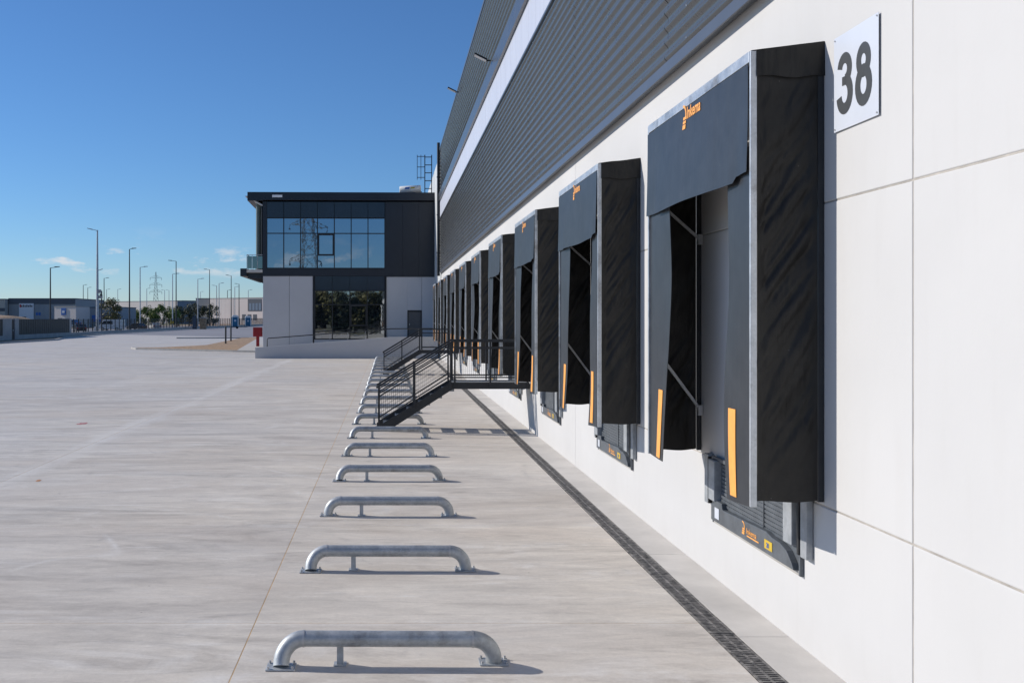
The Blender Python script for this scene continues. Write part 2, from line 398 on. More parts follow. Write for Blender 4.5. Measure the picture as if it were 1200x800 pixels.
M['leaf_grey'] = leaf_mat('grey_green_leaves', (0.07, 0.08, 0.045), (0.16, 0.17, 0.10))
M['leaf_olive'] = leaf_mat('olive_leaves', (0.075, 0.075, 0.025), (0.19, 0.17, 0.07))
M['leaf_green'] = leaf_mat('green_leaves', (0.07, 0.11, 0.025), (0.19, 0.25, 0.055))
M['leaf_dark'] = leaf_mat('dark_leaves', (0.04, 0.046, 0.024), (0.115, 0.125, 0.065))
M['far_white'] = mat('far_white_cladding', (0.70, 0.63, 0.59), 0.7, var=0.04, scale=0.1)
M['far_grey'] = mat('far_grey_cladding', (0.25, 0.275, 0.305), 0.6, var=0.08, scale=0.1)  # grey lightened in place of haze over the distance
M['far_dark'] = mat('far_dark_cladding', (0.075, 0.09, 0.115), 0.6, var=0.08, scale=0.1)  # dark tone raised too, standing in for distance haze
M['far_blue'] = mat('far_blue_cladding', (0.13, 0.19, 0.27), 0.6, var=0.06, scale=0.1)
M['far_pale'] = mat('far_pale_concrete', (0.40, 0.39, 0.37), 0.75, var=0.06, scale=0.1)
M['wood'] = mat('pylon_steel', (0.20, 0.20, 0.19), 0.7, metal=0.3, var=0.1)
M['car_dark'] = mat('dark_car_paint', (0.012, 0.016, 0.025), 0.2, var=0.05)
M['car_white'] = mat('white_van_paint', (0.65, 0.65, 0.64), 0.25, var=0.03)
M['car_blue'] = mat('blue_car_paint', (0.03, 0.09, 0.22), 0.22, var=0.05)
M['car_glass'] = mat('car_window', (0.01, 0.012, 0.015), 0.08, var=0.05)
M['chrome'] = mat('wheel_rim', (0.4, 0.4, 0.42), 0.35, metal=0.8, var=0.05)
M['toilet'] = mat('blue_plastic', (0.012, 0.13, 0.24), 0.5, var=0.1)
M['tape'] = mat('dust_orange', (0.45, 0.22, 0.10), 0.8, var=0.2, scale=20)
M['dustred'] = mat('faded_red_paint', (0.42, 0.16, 0.17), 0.85, var=0.2, scale=12)
M['lamp'] = mat('floodlight_lens', (0.8, 0.8, 0.8), 0.2, var=0.02)

# ---------------------------------------------------------------- mesh helpers
class MB:
    def __init__(self):
        self.v = []; self.f = []; self.s = []
    def face(self, pts, smooth=False):
        i = len(self.v); self.v += [tuple(p) for p in pts]
        self.f.append(tuple(range(i, i + len(pts)))); self.s.append(smooth)
    def box(self, x0, x1, y0, y1, z0, z1):
        x0, x1 = min(x0, x1), max(x0, x1); y0, y1 = min(y0, y1), max(y0, y1); z0, z1 = min(z0, z1), max(z0, z1)
        i = len(self.v)
        self.v += [(x0, y0, z0), (x1, y0, z0), (x1, y1, z0), (x0, y1, z0), (x0, y0, z1), (x1, y0, z1), (x1, y1, z1), (x0, y1, z1)]
        for q in ((3, 2, 1, 0), (4, 5, 6, 7), (0, 1, 5, 4), (1, 2, 6, 5), (2, 3, 7, 6), (3, 0, 4, 7)):
            self.f.append(tuple(i + k for k in q)); self.s.append(False)
        return self
    def prism(self, poly, axis, a, b):
        """polygon (2-D) extruded along an axis from a to b"""
        def P(p, t):
            if axis == 'x': return (t, p[0], p[1])
            if axis == 'y': return (p[0], t, p[1])
            return (p[0], p[1], t)
        n = len(poly); i = len(self.v)
        self.v += [P(p, a) for p in poly] + [P(p, b) for p in poly]
        self.f.append(tuple(i + k for k in range(n))); self.s.append(False)
        self.f.append(tuple(i + n + k for k in reversed(range(n)))); self.s.append(False)
        for k in range(n):
            j = (k + 1) % n
            self.f.append((i + j, i + k, i + n + k, i + n + j)); self.s.append(False)
        return self
    def tube(self, pts, r, n=12, smooth=True, cap=True):
        pts = [Vector(p) for p in pts]
        rr = r if isinstance(r, (list, tuple)) else [r] * len(pts)
        i0 = len(self.v); up = None
        for k, p in enumerate(pts):
            if k == 0: d = pts[1] - p
            elif k == len(pts) - 1: d = p - pts[k - 1]
            else: d = (pts[k + 1] - p).normalized() + (p - pts[k - 1]).normalized()
            d.normalize()
            if up is None:
                up = Vector((0, 0, 1)) if abs(d.z) < 0.9 else Vector((0, 1, 0))
            a = d.cross(up).normalized(); up = a.cross(d).normalized()
            for q in range(n):
                t = 2 * math.pi * q / n
                self.v.append(tuple(p + (a * math.cos(t) + up * math.sin(t)) * rr[k]))
        for k in range(len(pts) - 1):
            for q in range(n):
                q2 = (q + 1) % n
                self.f.append((i0 + k * n + q, i0 + k * n + q2, i0 + (k + 1) * n + q2, i0 + (k + 1) * n + q)); self.s.append(smooth)
        if cap:
            e = i0 + (len(pts) - 1) * n
            self.face([self.v[i0 + q] for q in reversed(range(n))])
            self.face([self.v[e + q] for q in range(n)])
        return self
    def beam(self, p, q, w, h):
        """square bar between two points, w wide across, h deep (in the upright plane)"""
        p = Vector(p); q = Vector(q); d = (q - p).normalized()
        up = Vector((0, 0, 1)) if abs(d.z) < 0.95 else Vector((0, 1, 0))
        a = d.cross(up).normalized(); b = a.cross(d).normalized()
        i = len(self.v)
        for c in (p, q):
            for (sa, sb) in ((-1, -1), (1, -1), (1, 1), (-1, 1)):
                self.v.append(tuple(c + a * sa * w / 2 + b * sb * h / 2))
        for qd in ((3, 2, 1, 0), (4, 5, 6, 7), (0, 1, 5, 4), (1, 2, 6, 5), (2, 3, 7, 6), (3, 0, 4, 7)):
            self.f.append(tuple(i + k for k in qd)); self.s.append(False)
        return self
    def grid(self, fn, nu, nv, thick=None):
        """sheet fn(u,v), 0..1; with thick a second skin and closed rim"""
        i = len(self.v)
        for b in range(nv + 1):
            for a in range(nu + 1):
                self.v.append(tuple(fn(a / nu, b / nv)))
        w = nu + 1
        def add(off, flip):
            for b in range(nv):
                for a in range(nu):
                    q = (off + b * w + a, off + b * w + a + 1, off + (b + 1) * w + a + 1, off + (b + 1) * w + a)
                    self.f.append(tuple(reversed(q)) if flip else q); self.s.append(True)
        add(i, False)
        if thick:
            j = len(self.v); t = Vector(thick)
            self.v += [tuple(Vector(p) + t) for p in self.v[i:j]]
            add(j, True)
            k = j - i
            rim = [a for a in range(w)] + [b * w + nu for b in range(1, nv + 1)] + [nv * w + a for a in range(nu - 1, -1, -1)] + [b * w for b in range(nv - 1, 0, -1)]
            for a in range(len(rim)):
                p, q = rim[a], rim[(a + 1) % len(rim)]
                self.face([self.v[i + q], self.v[i + p], self.v[i + k + p], self.v[i + k + q]])
        return self
    def mesh(self, name, m):
        me = bpy.data.meshes.new(name)
        me.from_pydata(self.v, [], self.f)
        me.polygons.foreach_set('use_smooth', self.s)
        bm = bmesh.new(); bm.from_mesh(me)
        bmesh.ops.recalc_face_normals(bm, faces=bm.faces)
        bm.to_mesh(me); bm.free()
        me.materials.append(M[m] if isinstance(m, str) else m)
        return me
    def build(self, name, m, parent=None, bevel=0):
        return link(name, self.mesh(name, m), parent, bevel)

def link(name, me, parent=None, bevel=0, loc=None):
    o = bpy.data.objects.new(name, me)
    COL.objects.link(o)
    if parent: o.parent = parent
    if loc is not None: o.location = loc
    if bevel:
        md = o.modifiers.new('bevel', 'BEVEL'); md.width = bevel; md.segments = 2
        md.limit_method = 'ANGLE'; md.angle_limit = R(40)
    return o

def thing(name, label, cat, loc=(0, 0, 0), rz=0, group=None):
    o = bpy.data.objects.new(name, None)
    COL.objects.link(o); o.location = loc; o.rotation_euler = (0, 0, rz)
    o.empty_display_size = 0.3
    return tag(o, label, cat, group)

def tag(o, label, cat, group=None):
    o['label'] = label; o['category'] = cat
    if group: o['group'] = group
    return o

def struct(name, mb, m, bevel=0):
    o = mb.build(name, m, None, bevel); o['kind'] = 'structure'; return o

def dup(root, loc, label=None, rz=None):
    r = root.copy(); COL.objects.link(r); r.location = loc
    if rz is not None: r.rotation_euler = (0, 0, rz)
    if label: r['label'] = label
    for ch in list(root.children):
        c = ch.copy(); COL.objects.link(c); c.parent = r
        for gch in ch.children:
            d = gch.copy(); COL.objects.link(d); d.parent = c
    return r

def box(*a): return MB().box(*a)

def text_mb(body, size, shear=0.0, off=0.0, extrude=0.0):
    """lettering as a flat mesh in the x-y plane (built-in font)"""
    cu = bpy.data.curves.new('lettering', 'FONT')
    cu.body = body; cu.size = size; cu.shear = shear; cu.offset = off; cu.extrude = extrude; cu.resolution_u = 3
    o = bpy.data.objects.new('lettering', cu); COL.objects.link(o)
    dg = bpy.context.evaluated_depsgraph_get()
    me = bpy.data.meshes.new_from_object(o.evaluated_get(dg))
    mb = MB(); mb.v = [tuple(v.co) for v in me.vertices]; mb.f = [tuple(p.vertices) for p in me.polygons]; mb.s = [False] * len(mb.f)
    bpy.data.objects.remove(o); bpy.data.curves.remove(cu); bpy.data.meshes.remove(me)
    return mb

def ribbon(mb, pts, w, closed=False):
    """flat stroke of width w (number or list) through 2-D points, in x-y plane"""
    n = len(pts); P = [Vector((p[0], p[1], 0)) for p in pts]
    ww = w if isinstance(w, list) else [w] * n
    i = len(mb.v)
    for k in range(n):
        a = P[(k - 1) % n] if (closed or k > 0) else P[k]
        b = P[(k + 1) % n] if (closed or k < n - 1) else P[k]
        d = (b - a).normalized(); nn = Vector((-d.y, d.x, 0))
        mb.v.append(tuple(P[k] + nn * ww[k] / 2)); mb.v.append(tuple(P[k] - nn * ww[k] / 2))
    for k in range(n if closed else n - 1):
        j = (k + 1) % n
        mb.f.append((i + 2 * k, i + 2 * k + 1, i + 2 * j + 1, i + 2 * j)); mb.s.append(False)
    return mb

def ell(cx, cy, rx, ry, a0, a1, n=20):
    return [(cx + rx * math.cos(R(a0 + (a1 - a0) * k / n)), cy + ry * math.sin(R(a0 + (a1 - a0) * k / n))) for k in range(n + 1)]

def map_pts(mb, fn):
    mb.v = [tuple(fn(*p)) for p in mb.v]; return mb

# ---------------------------------------------------------------- ground
WALL = 3.446
struct('ground', MB().box(-6000, 6000, -3000, 9000, -1.0, -0.09), 'land')
struct('yard_bed', MB().box(-48, 2.792, -14, 67.79, -0.085, -0.0015), 'yard_joint')
# concrete bays: saw cuts every 4.2 m along the wall and 5.24 m across
XS = [2.795, -1.21, -6.49, -11.68, -16.92, -22.16, -27.4, -32.64, -37.88, -43.12, -48.0]
YS = [-12.0 + 4.2 * k for k in range(20)]
pave = thing('concrete_paving', 'pale grey concrete yard paving cut into large rectangular slabs', 'paving', (0, 0, 0))
pave['kind'] = 'structure'
if 'category' in pave: del pave['category']
for i in range(len(XS) - 1):
    for j in range(len(YS) - 1):
        x1, x0 = XS[i], XS[i + 1]; y0, y1 = YS[j], YS[j + 1]
        g = 0.005
        o = MB().box(x0 + g, x1 - g, y0 + g, y1 - g, -0.08, 0.0).build('concrete_slab', 'yard', pave)
far = MB().box(-75, WALL + 2, YS[-1] + 0.01, 420, -0.08, 0.0)
struct('far_yard', far, 'yard')
for k in range(27):
    y0 = -12.4 + 3.0 * k
    MB().box(3.015, WALL + 0.05, y0 + 0.004, min(y0 + 2.996, 67.4), -0.07, 0.004).build('edge_slab', 'strip', pave)
# slot joints in the strip along the wall are real cuts: built as short dark inserts
# ---------------------------------------------------------------- drain
drain = thing('drain_channel', 'long black iron drain channel in the concrete along the white wall', 'drain', (2.80, 0, 0))
MB().box(0.0, 0.21, -12, 67.6, -0.09, -0.03).build('channel_bed', 'slot', drain)
gr = MB()
for x0, x1 in ((0.0, 0.022), (0.188, 0.21)): gr.box(x0, x1, 0.004, 0.496, -0.03, 0.002)
for k in range(12):
    y = 0.012 + k * 0.041
    gr.box(0.022, 0.188, y, y + 0.021, -0.028, 0.0005)
gr.box(0.094, 0.116, 0.006, 0.494, -0.027, 0.0015)
gme = gr.mesh('grate', 'iron')
for k in range(158):
    o = link('grate', gme, drain, loc=(random.uniform(-0.002, 0.002), -11.8 + 0.5 * k, random.uniform(-0.002, 0.002)))

# ---------------------------------------------------------------- warehouse
wh = thing('warehouse', 'long white warehouse with dark corrugated upper cladding and a row of docks', 'warehouse', (0, 0, 0))
MB().box(WALL + 0.006, 40, -5.9, 66.1, -0.05, 13.5).build('wall_core', 'joint', wh)
PY = [-5.9, 6.57, 18.48, 30.39, 42.30, 54.21, 66.1]
PZ = [0.0, 1.257, 3.655, 5.95]
for j in range(6):
    for k in range(3):
        g = 0.006
        MB().box(WALL, WALL + 0.15, PY[j] + g, PY[j + 1] - g, PZ[k] + (g if k else -0.04), PZ[k + 1] - g).build('wall_panel', 'wall', wh, 0.008)
CX = 3.365          # mean plane of the corrugated sheet
def corr(waves, pitch, amp, length, name):
    mb = MB(); n = 10
    def fn(u, v):
        z = v * waves * pitch
        w = math.sin(2 * math.pi * v * waves - math.pi / 2)
        w = 2 * ((w + 1) / 2) ** 1.7 - 1
        return (-amp * w, u * length, z)
    mb.grid(fn, 1, waves * n, (0.012, 0, 0))
    return mb.mesh(name, 'clad')
SZ = 5.80
m4 = corr(4, 0.18, 0.025, 5.985, 'cladding_sheet'); m5 = corr(5, 0.18, 0.025, 5.985, 'cladding_sheet')
for j in range(12):
    z = SZ
    for r_, (me, w) in enumerate(((m4, 4), (m5, 5), (m5, 5), (m5, 5))):
        o = link('cladding_sheet', me, wh, loc=(CX - 0.006 + 0.004 * (r_ % 2), -5.9 + 6 * j + random.uniform(0, 0.01), z + 0.004))
        z += w * 0.18 - 0.002
u5 = corr(4, 0.2375, 0.034, 5.985, 'cladding_sheet')
for j in range(12):
    for k in range(3):
        link('cladding_sheet', u5, wh, loc=(CX - 0.006 + 0.004 * (k % 2), -5.9 + 6 * j, 10.93 + k * 0.95))
# drip flashing under the cladding, sill and head of the light strip, coping
fl = MB().prism([(CX + 0.06, 5.83), (CX - 0.03, 5.82), (CX - 0.055, 5.70), (CX - 0.06, 5.665), (CX - 0.045, 5.66), (CX - 0.03, 5.70), (CX + 0.06, 5.70)], 'y', -5.9, 66.1)
fl.build('drip_flashing', 'clad_edge', wh)
MB().box(CX + 0.02, WALL + 0.02, -5.9, 66.1, 5.72, 13.4).build('cladding_core', 'clad', wh)
MB().prism([(CX - 0.055, 9.20), (CX - 0.06, 9.25), (CX + 0.02, 9.27), (CX + 0.02, 9.20)], 'y', -5.9, 66.1).build('strip_sill', 'clad_edge', wh)
for k in range(60):
    y = -5.9 + 1.2 * k
    mb = MB().box(CX - 0.005, CX + 0.018, y + 0.006, y + 1.194, 9.272, 10.39)
    mb.build('light_panel', 'poly', wh)
MB().prism([(CX - 0.10, 10.40), (CX - 0.10, 10.90), (CX - 0.02, 10.93), (CX + 0.02, 10.93), (CX + 0.02, 10.40)], 'y', -5.9, 66.1).build('head_flashing', 'clad', wh)
MB().box(CX - 0.05, CX + 0.4, -5.9, 66.12, 13.76, 13.88).build('coping', 'clad_edge', wh)
sc = MB()
for k in range(36):
    for zz in [SZ + 0.09 + 0.18 * q for q in (0, 2, 4, 6, 8, 10, 12, 14, 16, 18)]:
        y = -4.8 + 2.0 * k
        sc.tube([(CX - 0.034, y, zz), (CX - 0.022, y, zz)], 0.011, 6)
o = sc.build('fixing_screw', 'galv_frame', wh); o['kind'] = 'stuff'
# taller white bay beyond the dark cladding
MB().box(WALL + 0.01, 40, 66.13, 98, -0.05, 13.7).build('end_bay_core', 'joint', wh)
for j in range(8):
    MB().box(WALL - 0.03, WALL + 0.05, 66.16 + 3.9 * j, 66.14 + 3.9 * (j + 1), 0.0, 13.75).build('white_panel', 'white_metal', wh)
dp = MB().tube([(CX - 0.10, 66.05, 14.3), (CX - 0.10, 66.05, 5.5)], 0.10, 10)
for z in (7, 9.5, 12): dp.box(CX - 0.22, CX + 0.02, 65.98, 66.14, z, z + 0.06)
dp.build('downpipe', 'mullion', wh)
for k in range(10): pass

# ---------------------------------------------------------------- lettering and logo (orange) for the dock equipment
def logo_shapes():
    """arched arm over three stacked bars, in x-y plane, about 1 high"""
    mb = MB()
    ribbon(mb, ell(0.02, 0.56, 0.36, 0.42, 100, -15, 12), [0.05] + [0.12] * 12)
    for k, (y, x0, x1) in enumerate(((0.34, 0.0, 0.44), (0.16, -0.03, 0.40), (-0.08, -0.08, 0.36))):
        h = 0.13 if k < 2 else 0.2
        i = len(mb.v); mb.v += [(x0, y, 0), (x1, y, 0), (x1 + 0.03, y + h, 0), (x0 + 0.03, y + h, 0)]
        mb.f.append((i, i + 1, i + 2, i + 3)); mb.s.append(False)
    return mb

# ---------------------------------------------------------------- dock shelters
HW, PR = 1.573, 0.585           # half width, reach from the wall
def fabric(p, seed, amp):
    """diagonal pulls in hung vinyl: p = (across, height)"""
    a = (p[0] * 0.84 - p[1] * 0.54); b = (p[0] * 0.54 + p[1] * 0.84)
    n1 = noise.noise(Vector((a * 6.5, b * 0.8, seed)))
    n2 = noise.noise(Vector((a * 11.0, b * 1.1, seed + 9)))
    n3 = noise.noise(Vector((p[0] * 3, p[1] * 1.2, seed + 21)))
    n4 = noise.noise(Vector((a * 19.0, b * 2.6, seed + 33)))
    gate = max(0.15, min(1.0, 0.75 + 1.3 * noise.noise(Vector((p[0] * 2.0 + 4, p[1] * 0.9, seed + 50)))))
    return amp * (0.45 * n1 + gate * (0.55 * (1 - abs(n2)) ** 3 + 0.14 * (1 - abs(n4)) ** 3) + 0.4 * n3)

def make_shelter(seed):
    t = thing('dock_shelter', 'x', 'dock shelter', (WALL, 0, 0), 0, 'black dock shelters along the warehouse wall')
    # frame
    for s in (-1, 1):
        MB().box(-PR, -PR + 0.05, s * HW, s * (HW - 0.035), 1.25, 4.86).build('frame_post', 'galv_frame', t, 0.004)
        MB().box(-0.05, -0.004, s * HW, s * (HW - 0.04), 1.29, 4.93).build('wall_post', 'stair', t, 0.003)
    MB().box(-PR - 0.003, -PR + 0.05, -HW + 0.036, HW - 0.036, 4.775, 4.863).build('frame_header', 'galv_frame', t, 0.004)
    # side curtains, slightly hollow with diagonal pulls
    for s in (-1, 1):
        def fn(u, v, s=s):
            x = -PR + 0.053 + u * (PR - 0.106); z = 1.30 + v * 3.38
            edge = min(1, 6 * u, 6 * (1 - u)) * min(1, 14 * (1 - v)) * (0.15 + 0.85 * min(1, 8 * v))
            d = fabric((x, z), seed + (3 if s > 0 else 0), 0.062) * edge
            sag = 0.012 * math.sin(math.pi * u) * (1 - v)
            return (x, s * (HW - 0.006) - s * (0.010 * math.sin(math.pi * u)) + d + s * 0 * sag, z - 0.012 * math.sin(math.pi * u) * (v < 0.01) + 0.004 * (1 - v) * math.sin(7 * u))
        MB().grid(fn, 36, 150, (0, -s * 0.004, 0)).build('side_curtain', 'vinyl_side', t)
        # shoulder piece stitched over the top of the side
        def fs(u, v, s=s):
            x = -PR + 0.045 + u * (PR - 0.045); z0 = 4.655 + 0.01 * math.sin(9 * u); z1 = 4.858 + 0.075 * u
            z = z0 + v * (z1 - z0)
            d = 0.012 * noise.noise(Vector((x * 6, z * 9, seed + 40))) * math.sin(math.pi * u)
            return (x, s * (HW + 0.006) + d + s * 0.006 * (1 - v), z)
        MB().grid(fs, 14, 6, (0, -s * 0.004, 0)).build('shoulder_cover', 'vinyl_side', t)
        # folding arms between front frame and wall
        y = s * (HW - 0.09)
        MB().beam((-PR + 0.05, y, 4.05), (-0.03, y, 3.60), 0.022, 0.03).box(-0.06, -0.01, y - 0.03, y + 0.03, 3.55, 3.66).build('arm', 'zinc', t)
        MB().beam((-PR + 0.05, y, 2.42), (-0.03, y, 1.74), 0.022, 0.03).box(-0.06, -0.01, y - 0.03, y + 0.03, 1.68, 1.79).build('arm', 'zinc', t)
    def ft(u, v):
        x = -PR + 0.01 + u * (PR - 0.012); y = -HW + 0.01 + v * (2 * HW - 0.02)
        return (x, y, 4.866 + 0.072 * u + 0.012 * noise.noise(Vector((x * 4, y * 3, seed + 60))) * math.sin(math.pi * u))
    MB().grid(ft, 6, 26, (0, 0, -0.004)).build('top_cover', 'vinyl_side', t)
    # head curtain: a wide sheet and a loose strip beside it
    y0, y1 = -HW + 0.045, HW - 0.30
    def head(y, z):
        w = max(0, (4.76 - z) / 0.9)
        x = -PR - 0.008 - 0.018 * w ** 1.6 - 0.007 * math.sin(2.2 * y + seed) * w
        x -= 0.030 * max(0, w) ** 3 * max(0, (y - (y1 - 0.35)) / 0.35) ** 2
        x -= 0.022 * noise.noise(Vector((y * 1.5, z * 0.7, seed + 5))) * min(1, 2 * w)
        x += 0.016 * w ** 2 * max(0, 1 - abs(y - (y0 + 0.24)) / 0.16)
        return x
    def fh(u, v):
        y = y0 + u * (y1 - y0 - 0.10 * v)
        bot = 3.865 + 0.006 * math.sin(3 * y + seed) + 0.045 * max(0, min(1, (y0 + 0.33 - y) / 0.03))
        z = 4.765 - v * (4.765 - bot)
        return (head(y, z), y, z)
    hc = MB().grid(fh, 40, 14, (0.005, 0, 0)).build('head_curtain', 'vinyl_front', t)
    def fst(u, v):
        y = y1 - 0.16 + u * (HW - 0.005 - y1 + 0.16)
        z = 4.765 - v * 0.90; w = v
        return (-PR - 0.002 - 0.024 * w * w * max(0, u - 0.4), y, z)
    MB().grid(fst, 8, 12, (0.004, 0, 0)).build('head_strip', 'vinyl_front', t)
    # logo and lettering on the head curtain; local +y runs away from the camera, so text runs towards -y
    LZ, LY = 4.56, 0.22
    tx = text_mb('Inkema', 0.155, 0.12, 0.0035)
    wid = max(v[0] for v in tx.v)
    def place(px, py, off=0.006):
        y = LY - px; z = LZ + py
        return (head(y, z) - off, y, z)
    map_pts(tx, lambda a, b, c: place(a * 0.95 + 0.13, b + 0.09)).build('lettering', 'orange', hc)
    lg = logo_shapes()
    map_pts(lg, lambda a, b, c: place(a * 0.21 + 0.03, b * 0.21 + 0.02)).build('logo', 'orange', hc)
    # front flaps with an orange guide stripe
    for s in (-1, 1):
        wd = 0.60 if s < 0 else 0.72
        def flap(q, z, s=s, wd=wd):
            """q: 0 at the post, 1 at the free inner edge"""
            w = max(0, min(1, (3.1 - z) / 1.85))
            bend = 0.045 * w * w * q + 0.014 * math.sin(3.2 * z + seed) * q * q
            x = -PR + 0.02 - bend * (0.75 + 0.5 * noise.noise(Vector((seed, z, s)))) + 0.02 * q * max(0, min(1, (z - 2.2)))
            y = s * (HW - 0.04 - wd * q * (1 - 0.17 * w * w * w))
            return (x, y, z)
        def ff(u, v, s=s):
            zb = 1.24 - 0.02 * u if s < 0 else 1.25 - 0.0 * u
            z = zb + v * (4.12 - zb)
            return flap(u, z)
        fo = MB().grid(ff, 12, 40, (0.005, 0, 0)).build('front_flap', 'vinyl_front', t)
        def fstripe(u, v):
            p = flap(0.56 + 0.26 * u, 1.27 + 0.72 * v)
            return (p[0] - 0.006, p[1], p[2])
        MB().grid(fstripe, 3, 16, (0.003, 0, 0)).build('stripe', 'orange', fo)
    return t

protos = [make_shelter(s) for s in (1.3, 17.7, 42.1)]
YD = [7.90, 13.68, 19.58, 25.58, 31.62, 37.66, 43.76, 49.87, 56.0, 62.05]
SH = ['big black dock shelter under the number board, nearest to the camera',
      'second black dock shelter from the number board, the next one along the wall',
      'black dock shelter just before the nearer steel stairs, third along the wall',
      'black dock shelter just behind the landing of the nearer steel stairs',
      'fifth black dock shelter along the wall, one past the nearer stairs',
      'sixth black dock shelter along the wall, midway between the two stairs',
      'black dock shelter just before the farther steel stairs, seventh along the wall',
      'black dock shelter just behind the landing of the farther steel stairs',
      'small far black dock shelter, next to last along the wall',
      'smallest and farthest black dock shelter, next to the grey office building']
for k, y in enumerate(YD):
    loc = (WALL, y + HW, 0)
    if k < 3:
        o = protos[k]; o.location = loc; o['label'] = SH[k]
    else:
        dup(protos[(k * 2 + 1) % 3], loc, SH[k])

# doors behind the shelters, part of the warehouse
for y in YD:
    c = y + HW
    mb = MB()
    for k in range(5): mb.box(WALL - 0.028, WALL - 0.004, c - 1.0, c + 0.40, 1.27 + 0.55 * k, 1.27 + 0.55 * k + 0.54)
    mb.build('dock_door', 'far_pale', wh)

# ---------------------------------------------------------------- dock levellers
def make_leveller():
    t = thing('dock_leveller', 'x', 'dock leveller', (WALL, 0, 0), 0, 'steel dock levellers under the shelters')
    # folded lip: plate with notched ends
    MB().prism([(-1.07, 0.64), (1.06, 0.64), (1.06, 0.80), (0.99, 0.815), (0.97, 0.86), (0.73, 0.86), (0.71, 0.80), (-0.46, 0.835), (-0.60, 0.81), (-0.78, 0.805), (-0.92, 0.77), (-1.03, 0.69)], 'x', -0.07, -0.012).build('lip', 'steel', t, 0.006)
    rb = MB()
    for k in range(11):
        z = 0.815 + 0.04 * k
        rb.box(-0.022, -0.006, -0.88, 0.88, z, z + 0.028)
    rb.box(-0.012, -0.004, -1.10, 1.10, 0.64, 1.26)
    rb.box(-0.030, -0.010, -0.30, -0.285, 0.82, 1.25)
    rb.build('front_apron', 'steel', t)
    MB().box(-0.05, -0.02, -1.10, 1.10, 1.262, 1.30).build('platform_edge', 'steel', t, 0.004)
    for s in (-1, 1): MB().box(-0.035, -0.002, s * 1.095, s * 1.125, 0.60, 1.26).build('frame_side', 'steel', t, 0.003)
    MB().box(-0.030, -0.003, -1.09, 1.09, 0.600, 0.638).build('frame_angle', 'kerb', t)
    for s in (-1, 1):
        MB().box(-0.092, -0.008, s * 0.90, s * 1.085, 0.85, 1.27).build('bumper_plate', 'zinc_plate', t, 0.008)
        MB().box(-0.07, -0.005, s * 1.135, s * 1.175, 0.79, 1.28).build('bumper', 'rubber', t, 0.006)
        MB().box(-0.06, -0.004, s * 1.185, s * 1.31, 0.78, 1.30).build('guide_rail', 'zinc_plate', t, 0.006)
    MB().box(-0.0745, -0.0715, 0.80, 0.93, 0.68, 0.79).build('label_plate', 'white_print', t)
    # print on the lip
    tx = text_mb('Inkema', 0.09, 0.1, 0.0005)
    map_pts(tx, lambda a, b, c: (-0.0735, 0.02 - a, 0.715 + b * 0.85)).build('lettering', 'orange', t)
    map_pts(logo_shapes(), lambda a, b, c: (-0.0735, 0.12 - a * 0.14, 0.70 + b * 0.11)).build('logo', 'orange', t)
    map_pts(MB().box(0, 0.30, 0, 0.012, 0, 0.001), lambda a, b, c: (-0.0735 - c, 0.0 - a, 0.690 + b)).build('underline', 'orange', t)
    MB().box(-0.0745, -0.0715, -0.62, -0.44, 0.685, 0.765).build('sticker', 'yellow', t)
    tx = text_mb('20', 0.06, 0, 0.002)
    map_pts(tx, lambda a, b, c: (-0.0765, -0.49 - a, 0.702 + b)).build('sticker_mark', 'blue_print', t)
    return t
lv = make_leveller()
LV = ['steel dock leveller with orange lettering under the shelter by the number board', 'steel dock leveller under the second shelter from the number board',
      'steel dock leveller under the shelter just before the nearer stairs', 'steel dock leveller under the landing of the nearer stairs',
      'dock leveller one shelter past the nearer stairs', 'dock leveller two shelters past the nearer stairs',
      'dock leveller under the shelter just before the farther stairs', 'dock leveller beside the farther stairs landing',
      'far dock leveller under the next to last shelter', 'farthest dock leveller beside the office ramp']
for k, y in enumerate(YD):
    loc = (WALL, y + HW - 0.06, 0)
    if k == 0: lv.location = loc; lv['label'] = LV[0]
    else: dup(lv, loc, LV[k])

# ---------------------------------------------------------------- number board
nb = thing('number_board', 'white square board with the dark grey number 38 high on the wall', 'number board', (WALL, 7.345, 4.53))
def fb(u, v):
    y = -0.35 + 0.70 * u; z = -0.36 + 0.72 * v
    return (-0.014 - 0.006 * abs(u - 0.5), y, z)
MB().grid(fb, 6, 6, (0.003, 0, 0)).build('board', 'white_print', nb)
def glyph(mb, kind, ox):
    W = 0.088
    if kind == '8':
        ribbon(mb, ell(ox, 0.285, 0.075, 0.082, 0, 345, 23), 0.078, True)
        n0 = len(mb.v); ribbon(mb, ell(ox, 0.112, 0.090, 0.105, 0, 345, 23), 0.082, True)
        mb.v[n0:] = [(p[0], p[1], 0.0008) for p in mb.v[n0:]]
    else:
        ribbon(mb, ell(ox - 0.008, 0.290, 0.078, 0.080, 172, -80, 20), 0.078)
        n0 = len(mb.v); ribbon(mb, ell(ox - 0.008, 0.112, 0.090, 0.105, 82, -172, 22), 0.082)
        mb.v[n0:] = [(p[0], p[1], 0.0008) for p in mb.v[n0:]]
        i = len(mb.v); mb.v += [(ox - 0.045, 0.175, 0.0016), (ox + 0.01, 0.175, 0.0016), (ox + 0.01, 0.237, 0.0016), (ox - 0.045, 0.237, 0.0016)]
        mb.f.append((i, i + 1, i + 2, i + 3)); mb.s.append(False)
for kind, yo in (('3', 0.165), ('8', -0.125)):
    mb = MB(); glyph(mb, kind, 0)
    map_pts(mb, lambda a, b, c: (-0.0155 - c - 0.006 * abs((yo - a) / 0.7), yo - a * 1.0, -0.215 + b * 1.05)).build('digit', 'grey_print', nb)
for y in (-0.33, 0.33):
    for z in (-0.34, 0.34):
        MB().tube([(-0.024, y, z), (-0.002, y, z)], 0.006, 8).build('screw', 'zinc', nb)

